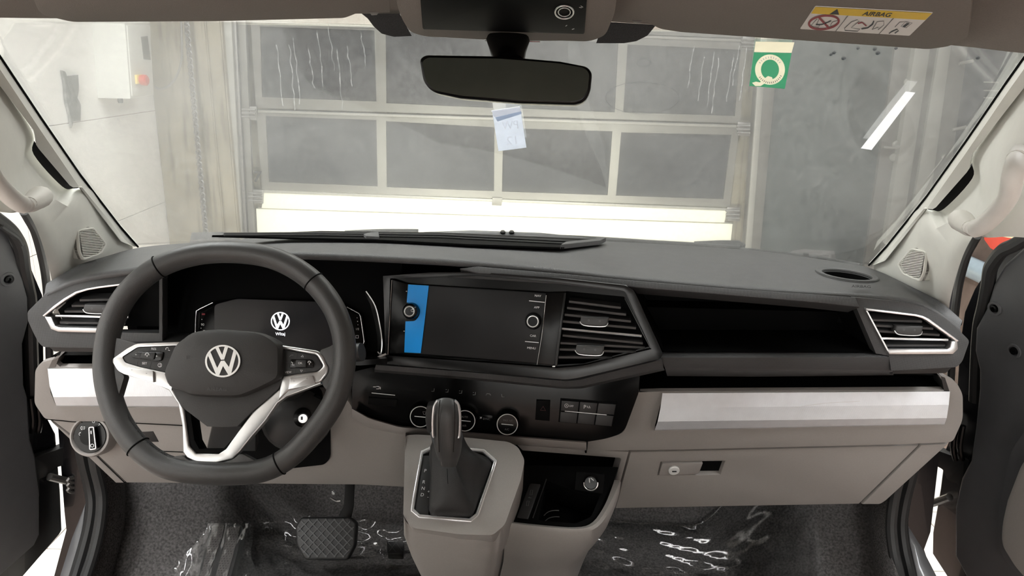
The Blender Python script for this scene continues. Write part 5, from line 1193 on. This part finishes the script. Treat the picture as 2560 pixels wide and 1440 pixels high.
TR = Pl((1270, 1298, 1.245), (1447, 1314, 1.232), (1535, 1170, 1.345))
plate('tray', TR, [(1300, 1160), (1546, 1165), (1530, 1216), (1512, 1259), (1482, 1303, 12), (1446, 1316, 8), (1268, 1300)], 'matte_black', cc, t=.006, off=-.004, holes=[[(1366, 1198, 6), (1468, 1236, 4), (1500, 1238, 4), (1478, 1290, 10), (1440, 1306, 6), (1345, 1298, 6)]])
bm = bmesh.new()
top_ = [TR(*p, -.008) for p in [(1366, 1198), (1468, 1236), (1500, 1238), (1478, 1290), (1440, 1306), (1345, 1298)]]
px_box('tray_well', top_, [p - TR.n * .07 for p in top_], 'matte_black', cc)
plate('usb_panel', TR, [(1325, 1208, 3), (1352, 1210, 3), (1320, 1298, 3), (1292, 1294, 3)], 'dark_plastic', cc, t=.003, off=.0, bev=.001)
for x, y in ((1329, 1232), (1320, 1259)):
    stroke('usb_port', TR, [[(x - 2.5, y - 6), (x + 3, y - 6), (x + 1, y + 6), (x - 4, y + 6)]], 1.1, 'print_dim', cc, off=.001, closed=True)
stroke('usb_icon', TR, [[(1320, 1244.5), (1329, 1245.5)], [(1323, 1243), (1325, 1245)]], 1.1, 'print_dim', cc, off=.001)
tube('tray_edge', [TR(1366, 1198, .001), TR(1332, 1296, .001)], .0010, 'dark_plastic', cc, seg=6)
for k, (x0, y0) in enumerate(((1360, 1281), (1361, 1297))):
    tube('cup_rib', [TR(x0, y0, -.012), TR(x0 + 10, y0 - 9, -.012), TR(x0 + 24, y0 - 13, -.012), TR(x0 + 38, y0 - 13, -.012)], .0009, 'slat_black', cc, smooth_n=4, seg=5)
REC = Pl((0, 1.44, 0), n=(0, -1, .15))
plate('recess_back', REC, [(1290, 1105), (1575, 1120), (1560, 1235), (1270, 1225)], 'matte_black', cc, t=.01)
SK = Pl(P(1477, 1207, 1.292), n=(-.1, -1, .45)); r = SK.r(1477, 1207, 1)
plate('socket_panel', SK, [(1440, 1180), (1512, 1186), (1508, 1236), (1436, 1226)], 'matte_black', cc, t=.01, off=-.004, bev=.002)
so = lathe('socket', SK(1477, 1207), SK.n, [(19 * r, -.004), (19 * r, .003), (17 * r, .006), (15.5 * r, .004), (15 * r, .002), (.0005, .0022)], 'gloss_black', cc, seg=28)
tube('socket_ring', [SK(x, y, .0055) for x, y in circ(*to_px(SK(1477, 1207, .0055)), 17.5, 17, n=16, a0=-10, a1=190)], .0012, 'chrome', so, seg=6)
stroke('socket_icon', SK, [[(1473, 1195), (1474, 1206)], [(1477, 1195), (1484, 1201)]], 2.0, 'print_white', so, off=.0026)
# ================================================================ PEDALS AND FOOTREST
BP = Pl((738, 1293, 1.50), (892, 1293, 1.50), (738, 1400, 1.445))
bp = thing('brake_pedal', 'wide black rubber brake pedal with diamond tread', 'pedal', BP(815, 1400))
plate('pedal_pad', BP, [(752, 1292, 8), (876, 1292, 8), (892, 1306, 6), (888, 1362, 8), (868, 1400, 8), (762, 1400, 8), (740, 1362, 8), (737, 1318, 8)], 'rubber', bp, t=.022, bev=.006, seg=3)
bm = bmesh.new()
pad = [(756, 1297), (874, 1297), (886, 1308), (882, 1360), (864, 1394), (766, 1394), (746, 1360), (743, 1320)]
for s in (-1, 1):
    for i in range(-9, 12):
        x0 = 815 + i * 21.5; pts = []
        for k in range(41):
            y = 1292 + k * 2.8; x = x0 + s * (y - 1345) * .95
            if inpoly(x, y, pad): pts.append((x, y))
        if len(pts) > 3: bm_tube(bm, [BP(*pts[0], .001), BP(*pts[-1], .001)], .0020, 4)
o = link('diamond_tread', bm, 'slat_black', bp); o['kind'] = 'stuff'
tube('pedal_arm', [P(876, 1180, 1.62), P(874, 1230, 1.58), P(872, 1265, 1.55), P(862, 1295, 1.53)], [.013, .012, .012, .015], 'dark_plastic', bp, smooth_n=0, seg=12, r2=[.006, .006, .006, .006], up=Vector((0, -1, .2)))
lathe('pivot_pin', P(836, 1230, 1.60), Vector((0, -1, .2)), [(.006, 0), (.006, .006), (.003, .010)], 'chrome', bp, seg=12)
tube('pivot_spring', [P(826, 1245, 1.60), P(840, 1253, 1.60), P(852, 1252, 1.60)], .003, 'steel', bp, smooth_n=3, seg=6)
AP = Pl((965, 1352, 1.62), (1010, 1352, 1.62), (968, 1385, 1.58))
ap = thing('accelerator_pedal', 'small black accelerator pedal beside the gear console', 'pedal', AP(988, 1385))
plate('pedal_pad', AP, [(966, 1352, 3), (1010, 1354, 3), (1008, 1384, 4), (968, 1383, 4)], 'rubber', ap, t=.02, bev=.003)
stroke('pedal_groove', AP, [[(970, 1356), (990, 1380)], [(990, 1356), (972, 1380)], [(990, 1356), (1006, 1378)]], 1.5, 'slat_black', ap)
FRP = Pl((527, 1312, 1.57), (607, 1312, 1.57), (500, 1440, 1.43))
ft = thing('footrest', 'ribbed grey driver footrest under crumpled clear film', 'footrest', FRP(540, 1440))
plate('footrest_base', FRP, [(530, 1311, 8), (606, 1312, 8), (604, 1340), (578, 1440), (560, 1520), (470, 1520), (500, 1420)], 'dark_plastic', ft, t=.03, bev=.006)
for pts in ([(532, 1315, 5), (562, 1314, 5), (556, 1345), (520, 1440), (490, 1515), (476, 1515), (502, 1440), (520, 1370)], [(570, 1320, 5), (600, 1318, 5), (594, 1350), (570, 1440), (552, 1515), (510, 1515), (540, 1440), (560, 1370)]):
    tp = plate('tread_pad', FRP, pts, 'tread', ft, t=.006, off=.003, bev=.002)
    bm = bmesh.new()
    for iy in range(24):
        for ix in range(9):
            y = 1320 + iy * 6; x = 480 + ix * 7 + (iy % 2) * 3.5 + (500 - 480) * 0 + (1440 - y) * .36 + (40 if pts[0][0] > 560 else 0) - 20
            if inpoly(x, y, [(p[0], p[1]) for p in pts]) : bm_plate(bm, FRP, [(x - 2, y), (x, y - 2), (x + 2, y), (x, y + 2)], .001, .004)
    if len(bm.verts): link('tread_nubs', bm, 'tread', tp)['kind'] = 'stuff'
    else: bm.free()
# clear protective film on the floor
def film(name, label, x0, x1, y0, y1, lift, seed, nx=90, ny=70, wall=0.0):
    rnd = random.Random(seed); ph = [(rnd.uniform(-70, 70), rnd.uniform(-70, 70), rnd.uniform(0, 6.3), rnd.uniform(.2, 1)) for _ in range(22)]
    bm = bmesh.new(); rows_ = []
    for j in range(ny):
        y = y0 + (y1 - y0) * j / (ny - 1); r = []
        for i in range(nx):
            x = x0 + (x1 - x0) * i / (nx - 1) + .03 * math.sin(y * 9)
            h = sum(a * abs(math.sin(kx * x + ky * y + p)) / (1 + abs(kx) / 25) for kx, ky, p, a in ph)
            r.append(Vector((x, y, fz(x, y) + .006 + lift * .0032 * h + wall * max(0, (abs(x) - .55)) )))
        rows_.append(r)
    bm_loft(bm, rows_); face_cam(bm)
    return link(name, bm, 'film_clear', label=label, cat='plastic film', sharp=80)
film('floor_film', 'clear crinkled plastic film over the passenger footwell carpet', .14, .72, 1.1, 1.80, 1.0, 3)
film('floor_film', 'clear crumpled plastic film over the driver footwell carpet', -.74, -.18, 1.1, 1.72, 2.4, 9)
rf = random.Random(21); ph = [(rf.uniform(-.14, .14), rf.uniform(-.06, .06), rf.uniform(0, 6.3)) for _ in range(16)]
bm = bmesh.new(); rows5 = []
for j in range(46):
    t = j / 45; y = 1322 + 190 * t; xl, xr = 520 - 120 * t + 8 * math.sin(9 * t), 625 + 30 * t + 6 * math.sin(11 * t)
    rows5.append([FRP(x, y, .010 + .0042 * sum(abs(math.sin(a * x + b * y + c)) ** .6 for a, b, c in ph) / 5) for x in [xl + (xr - xl) * i / 55 for i in range(56)]])
bm_loft(bm, rows5); face_cam(bm)
link('footrest_film', bm, 'film_clear', label='wrinkled clear plastic film draped over the driver footrest', cat='plastic film', sharp=80)
# ================================================================ FRONT SEATS (unseen, beside and below the camera, added to shade the footwells)
mat('seat_fabric', (0.05, 0.05, 0.052), 0.9, spec=0.1, noise=0.2, nscale=200, bump=0.4, bscale=500)
def rbox(name, lo, hi, bev, parent):
    bm = bmesh.new(); bm_box(bm, lo, hi); bmesh.ops.recalc_face_normals(bm, faces=bm.faces[:])
    bmesh.ops.bevel(bm, geom=bm.edges[:], offset=bev, segments=4, affect='EDGES'); return link(name, bm, 'seat_fabric', parent, sharp=60)
for x, lb_ in ((-.46, 'unseen dark driver seat added to shade the footwell'), (.46, 'unseen dark passenger seat added to shade the footwell')):
    t = thing('unseen_front_seat', lb_, 'seat', (x, .35, ZF), group='unseen front seats')
    rbox('seat_base', (x - .2, .15, ZF), (x + .2, .62, ZF + .30), .03, t)
    rbox('seat_cushion', (x - .26, .12, ZF + .29), (x + .26, .70, ZF + .45), .06, t)
    rbox('backrest', (x - .25, -.02, ZF + .40), (x + .25, .14, ZF + 1.02), .06, t)
    rbox('headrest', (x - .13, -.02, ZF + 1.04), (x + .13, .09, ZF + 1.24), .04, t)
# ================================================================ MIRROR, VISORS, OVERHEAD CONSOLE
MP = Pl((1060, 150, 1.10), (1470, 170, 1.085), (1260, 255, 1.085))
mr = thing('rearview_mirror', 'black frameless interior mirror hanging at the windscreen top', 'mirror', MP(1262, 262))
mo = [(1048, 148, 8), (1062, 137, 10), (1250, 140), (1400, 153), (1468, 166, 12), (1481, 182, 10), (1476, 232, 14), (1460, 256, 14), (1435, 261), (1300, 257), (1150, 245), (1080, 230, 20), (1058, 205, 14)]
plate('mirror_housing', MP, mo, 'gloss_black', mr, t=.03, bev=.004, seg=3)
mi = [(Vector(p[:2]) - Vector((1264, 198))) for p in mo]
plate('mirror_glass', MP, [(1264 + v.x * .965, 198 + v.y * .88, 9) for v in mi], 'mirror_glass', mr, t=.002, off=.001)
tube('mirror_stalk', [MP(1270, 150, -.02), P(1270, 130, 1.14), P(1270, 100, 1.16)], [.022, .026, .032], 'gloss_black', mr, seg=16, r2=[.014, .016, .02])
OC = Pl((1057, 70, 1.13), (1460, 82, 1.13), (1260, -60, .86))
oc = thing('overhead_console', 'grey-beige overhead console with black glass panel above the mirror', 'overhead console', OC(1262, 100))
plate('console_shell', OC, [(985, -90), (990, 0, 20), (1003, 45, 20), (1025, 80, 14), (1064, 92, 20), (1265, 97), (1476, 104, 20), (1514, 88, 14), (1538, 30, 20), (1548, -90)], 'headliner', oc, t=.05, bev=.010, seg=4)
plate('console_chin', OC, [(1085, 92, 8), (1110, 104, 10), (1200, 109), (1330, 113), (1440, 112, 10), (1470, 100, 8)], 'headliner', oc, t=.03, off=-.006, bev=.006, seg=3)
plate('glass_panel', OC, [(1044, -90), (1474, -90), (1461, 82, 4), (1057, 70, 4)], 'matte_black', oc, t=.004, off=.002, bev=.001)
for r_, w_ in ((23, .0012), (15, .0007)):
    tube('lens_ring', [OC(x, y, .003) for x, y in circ(1411, 24, r_, r_ * .72, n=30)], w_, 'silver', oc, closed=True, seg=6)
stroke('console_label', OC, [[(1212, 100), (1228, 101)], [(1232, 101), (1256, 102)]], 2.2, 'print_dim', oc, off=.0009)
stroke('console_label', OC, [[(1290, 101.5), (1350, 103)]], 2.0, 'print_red', oc, off=.0009)
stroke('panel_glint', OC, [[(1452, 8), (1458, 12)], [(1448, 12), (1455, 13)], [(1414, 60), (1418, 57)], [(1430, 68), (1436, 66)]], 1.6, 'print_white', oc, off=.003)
def visor(label, pl, pts, clip):
    v = thing('sun_visor', label, 'sun visor', pl(*pts[2][:2]), group='sun visors')
    plate('visor_panel', pl, pts, 'headliner', v, t=.016, bev=.007, seg=3)
    plate('visor_clip', pl, clip, 'beige_dark', v, t=.004, off=.001, bev=.001)
    return v
VL = Pl((118, 47, 1.09), (870, 43, 1.165), (500, -60, .86))
visor('plain folded sun visor above the driver', VL, [(40, -110), (100, 36, 20), (180, 55, 16), (540, 53), (862, 45, 10), (892, 33, 6), (975, 31), (970, -110)], [(923, 29), (948, 29), (943, 36), (928, 37)])
VR = Pl((1650, 66, 1.165), (2380, 112, 1.09), (2000, -30, .86))
vr = visor('folded sun visor with airbag warning label above the passenger', VR, [(1552, -110), (1530, 52), (1620, 56, 6), (1650, 72, 10), (1700, 80, 10), (2320, 123, 12), (2372, 116, 12), (2420, 92, 10), (2440, -110)], [(1580, 50), (1605, 51), (1600, 57), (1585, 56)])
# airbag warning label
al = thing('airbag_label', 'yellow and white airbag warning label on the passenger sun visor', 'label', VR(2160, 60))
q4 = [(2038, 14), (2333, 30), (2274, 88), (2000, 71)]
def Lq(u, v):
    a, b, c, d = [Vector(p) for p in q4]; return tuple((a * (1 - u) + b * u) * (1 - v) + (d * (1 - u) + c * u) * v)
plate('label_sheet', VR, [(*Lq(0, 0), 3), (*Lq(1, 0), 3), (*Lq(1, 1), 3), (*Lq(0, 1), 3)], 'label_white', al, t=.0006, off=.0008)
def lab(name, polys, m, off=.0012): return decal(name, VR, [[Lq(*p) for p in poly] for poly in polys], m, al, off=off)
def labs(name, lines, wpx, m, off=.0014, closed=False): return stroke(name, VR, [[Lq(*p) for p in l] for l in lines], wpx, m, al, off=off, closed=closed)
lab('yellow_band', [[(.005, .01), (.995, .01), (.995, .30), (.005, .30)]], 'print_yellow')
lab('warning_triangle', [[(.16, .28), (.245, .28), (.195, .04)]], 'print_dark', .0014)
text('label_text', 'AIRBAG', VR, *Lq(.555, .165), 11, 'print_dark', al, ang=3.5, off=.0015, wide=1.35, shear=.7, bold=.02)
labs('divider', [[(.325, .30), (.325, 1.0)]], 1.2, 'print_dark'); labs('divider', [[(.72, .30), (.72, 1.0)]], 1.2, 'print_dark')
labs('prohibition_ring', [[(.165 + .125 * math.cos(a * math.pi / 15), .645 + .30 * math.sin(a * math.pi / 15)) for a in range(30)]], 5, 'print_red', closed=True)
labs('prohibition_bar', [[(.085, .42), (.245, .87)]], 5, 'print_red')
labs('seat_icon', [[(.075, .82), (.085, .52), (.105, .52), (.115, .75), (.15, .78), (.15, .86)]], 1.2, 'print_dark', closed=True)
labs('child_icon', [[(.11, .76), (.16, .74), (.20, .62), (.215, .55)]], 2.6, 'print_dark')
labs('airbag_icon', [[(.27, .52), (.235, .60), (.24, .75), (.265, .80)]], 1.2, 'print_dark')
labs('seat_icon', [[(.40, .93), (.38, .84), (.395, .55), (.43, .45), (.455, .50), (.435, .80), (.52, .84), (.515, .93)]], 1.3, 'print_dark', closed=True)
labs('arrow_icon', [[(.46, .60), (.49, .55), (.52, .62), (.55, .68)]], 3.2, 'print_red')
labs('backrest_icon', [[(.575, .45), (.59, .60), (.575, .76), (.53, .82)]], 3.2, 'print_dark')
labs('airbag_icon', [[(.61, .48), (.66, .44), (.69, .60), (.68, .82), (.66, .70), (.625, .82), (.62, .66)]], 1.3, 'print_dark', closed=True)
labs('manual_icon', [[(.80, .66), (.80, .44), (.845, .42), (.845, .62), (.90, .66), (.91, .44), (.845, .42)]], 1.2, 'print_dark')
lab('manual_page', [[(.86, .62), (.885, .64), (.895, .48), (.872, .47)]], 'print_dark', .0014)
labs('reader_icon', [[(.80, .94), (.81, .86), (.835, .74), (.86, .80), (.85, .92)]], 2.4, 'print_dark')
# ================================================================ STICKERS AND MARKS ON THE WINDSCREEN
def paper(name, col, tr=.75):
    m, nt, o = nodes_mat(name)
    d = nt.nodes.new('ShaderNodeBsdfDiffuse'); t = nt.nodes.new('ShaderNodeBsdfTranslucent'); x = nt.nodes.new('ShaderNodeMixShader'); x.inputs[0].default_value = tr
    n = nt.nodes.new('ShaderNodeTexNoise'); n.inputs['Scale'].default_value = 40; g = nt.nodes.new('ShaderNodeNewGeometry'); nt.links.new(g.outputs['Position'], n.inputs['Vector'])
    mm = nt.nodes.new('ShaderNodeMapRange'); mm.inputs[3].default_value = .94; mm.inputs[4].default_value = 1.06; nt.links.new(n.outputs[0], mm.inputs[0])
    vm = nt.nodes.new('ShaderNodeVectorMath'); vm.operation = 'SCALE'; vm.inputs[0].default_value = col; nt.links.new(mm.outputs[0], vm.inputs['Scale'])
    nt.links.new(vm.outputs[0], d.inputs[0]); nt.links.new(vm.outputs[0], t.inputs[0])
    nt.links.new(d.outputs[0], x.inputs[1]); nt.links.new(t.outputs[0], x.inputs[2]); nt.links.new(x.outputs[0], o.inputs[0])
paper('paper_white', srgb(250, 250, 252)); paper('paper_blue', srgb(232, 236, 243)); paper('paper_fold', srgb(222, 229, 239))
paper('paper_green', srgb(132, 196, 168)); paper('paper_mint', srgb(214, 236, 226)); paper('paper_cream', srgb(244, 240, 226))
def tangent(a, b, c): return Pl(*[(x, y, Yg(x, y)) for x, y in (a, b, c)]).shift(.010)
GN = tangent((1230, 276), (1300, 266), (1246, 378)); GQ = tangent((1889, 108), (1983, 112), (1873, 215)); GT = tangent((2264, 229), (2288, 232), (2152, 371))
pn = thing('paper_note', 'small white paper note taped to the windscreen below the mirror', 'note', GN(1272, 378))
plate('note_sheet', GN, [(1230, 276), (1300, 266), (1316, 369), (1246, 378)], 'paper_blue', pn, t=.0004)
plate('note_fold', GN, [(1228, 276), (1298, 265), (1303, 277), (1238, 292)], 'paper_white', pn, t=.0004, off=.001)
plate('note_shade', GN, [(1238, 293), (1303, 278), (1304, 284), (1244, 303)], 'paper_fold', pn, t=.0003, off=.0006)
text('note_text', 'PW', GN, 1275, 312, 22, 'paper_white', pn, ang=-6, off=.001, mirror=True, wide=.85)
text('note_text', '12', GN, 1279, 350, 22, 'paper_white', pn, ang=-6, off=.001, mirror=True)
qs = thing('round_mark_sticker', 'green and white sticker with a large round mark at the windscreen top', 'sticker', GQ(1920, 220))
ring_o, ring_i = circ(1925, 174, 37.5, 38, 36), circ(1925, 174, 22.5, 25, 36)
def cut(poly, clip, keep_out):                       # part of a sheet outside / inside the round mark
    return plate('sticker_sheet', GQ, poly, clip, qs, t=.0002, holes=keep_out)
tail = [(1880, 207), (1890, 204), (1900, 206), (1910, 197), (1920, 190), (1930, 193), (1932, 199), (1922, 200), (1914, 207), (1902, 215), (1888, 215)]
sheet = [(1889, 110), (1983, 114), (1962, 222), (1873, 215)]
cut([(1885, 131), (1979, 133), (1962, 222), (1873, 215)], 'paper_green', [ring_o, tail])
plate('sticker_sheet', GQ, ring_i, 'paper_green', qs, t=.0002, holes=[tail])
plate('sticker_band', GQ, [(1889, 104), (1986, 106), (1979, 132), (1885, 130)], 'paper_cream', qs, t=.0002)
plate('round_mark', GQ, ring_o, 'paper_cream', qs, t=.0002, holes=[ring_i, tail])
plate('mark_tail', GQ, tail, 'paper_cream', qs, t=.0002)
for a in list(range(28, 153, 9)) + list(range(215, 330, 12)):
    u_ = (math.cos(math.radians(a)), math.sin(math.radians(a)))
    stroke('mark_tick', GQ, [[(1925 + 28.5 * u_[0], 174 + 29.5 * u_[1]), (1925 + 33 * u_[0], 174 + 34 * u_[1])]], 1.6, 'print_dim' if a < 200 else 'sheet_print', qs, off=.0008)
tp_ = plate('tape_strip', GT, [(2264, 229), (2288, 232), (2179, 375), (2152, 371)], 'paper_white', None, t=.0005, label='long slanted strip of white tape on the right of the windscreen', cat='tape')
for cx, cy, rx, ry in ((1606, 246, 92, 40), (1610, 158, 17, 11), (913, 130, 16, 9)):
    bm = bmesh.new(); bm_stroke(bm, GL, circ(cx, cy, rx, ry, 36), 1.6, -.006, closed=True); face_cam(bm); link('water_trail', bm, 'droplet', wsh)
for i, (x, y) in enumerate(((2078, 138), (2086, 133), (2110, 147), (2146, 122), (2188, 124), (2196, 134), (2241, 122), (2446, 146))):
    bm = bmesh.new(); c = GL(x, y, -.006); r = .0028 + .0006 * (i % 3)
    bm_lathe(bm, c, GL.n, [(r, 0), (r * .9, .0012), (r * .55, .0022), (.0002, .0026)], 12)
    link('water_droplet', bm, 'droplet', label='small dark water droplet at the top right of the windscreen', cat='droplet', group='water droplets on the windscreen')
rv = random.Random(5)
for x, y, ln, dx in [(690 + 26 * k + rv.uniform(-8, 8), rv.uniform(70, 130), rv.uniform(90, 170), 14) for k in range(9)] + [(1730 + 24 * k + rv.uniform(-8, 8), rv.uniform(110, 150), rv.uniform(90, 160), -18) for k in range(7)]:
    pts = [(x + dx * t / 8 + rv.uniform(-2.5, 2.5), y + ln * t / 8) for t in range(9)]
    bm = bmesh.new(); bm_stroke(bm, GL, pts, 2.4, -.0065); face_cam(bm); link('water_rivulet', bm, 'rivulet', wsh)
# wiper and cowl outside the glass
wp = thing('wiper', 'black wiper lying along the base of the windscreen', 'wiper', P(1700, 620, 1.96))
tube('wiper_blade', [(1490, 598, 1.975), (1640, 606, 1.95), (1760, 613, 1.93), (1850, 619, 1.90)], .006, 'rubber', wp, smooth_n=4, seg=8)
tube('wiper_arm', [(1735, 609, 1.95), (1800, 611, 1.935), (1845, 613, 1.92), (1858, 620, 1.91)], [.006, .011, .013, .011], 'rubber', wp, seg=10)
tube('washer_line', [(1850, 622, 1.90), (2020, 640, 1.82), (2150, 662, 1.72)], .004, 'rubber', wp, smooth_n=4, seg=8)
tube('washer_nozzle', [(2008, 636, 1.82), (2022, 637, 1.815)], .006, 'rubber', wp, seg=8)
cw = loft('cowl', [[(330, 640, 1.72), (700, 600, 1.92), (1050, 590, 1.98), (1265, 588, 2.0), (1500, 596, 1.98), (1850, 624, 1.92), (2180, 680, 1.74)], [(330, 700, 1.72), (700, 660, 1.92), (1050, 650, 1.98), (1265, 650, 2.0), (1500, 660, 1.98), (1850, 690, 1.92), (2180, 740, 1.74)]], 'matte_black', solid=.02, smooth_n=4, label='black cowl panel under the windscreen', cat='cowl', kind='structure')
tube('pillar_wiper', [(862, 582, 1.96), (950, 578, 1.975), (1046, 578, 1.985)], .006, 'rubber', wp, smooth_n=3, seg=8)
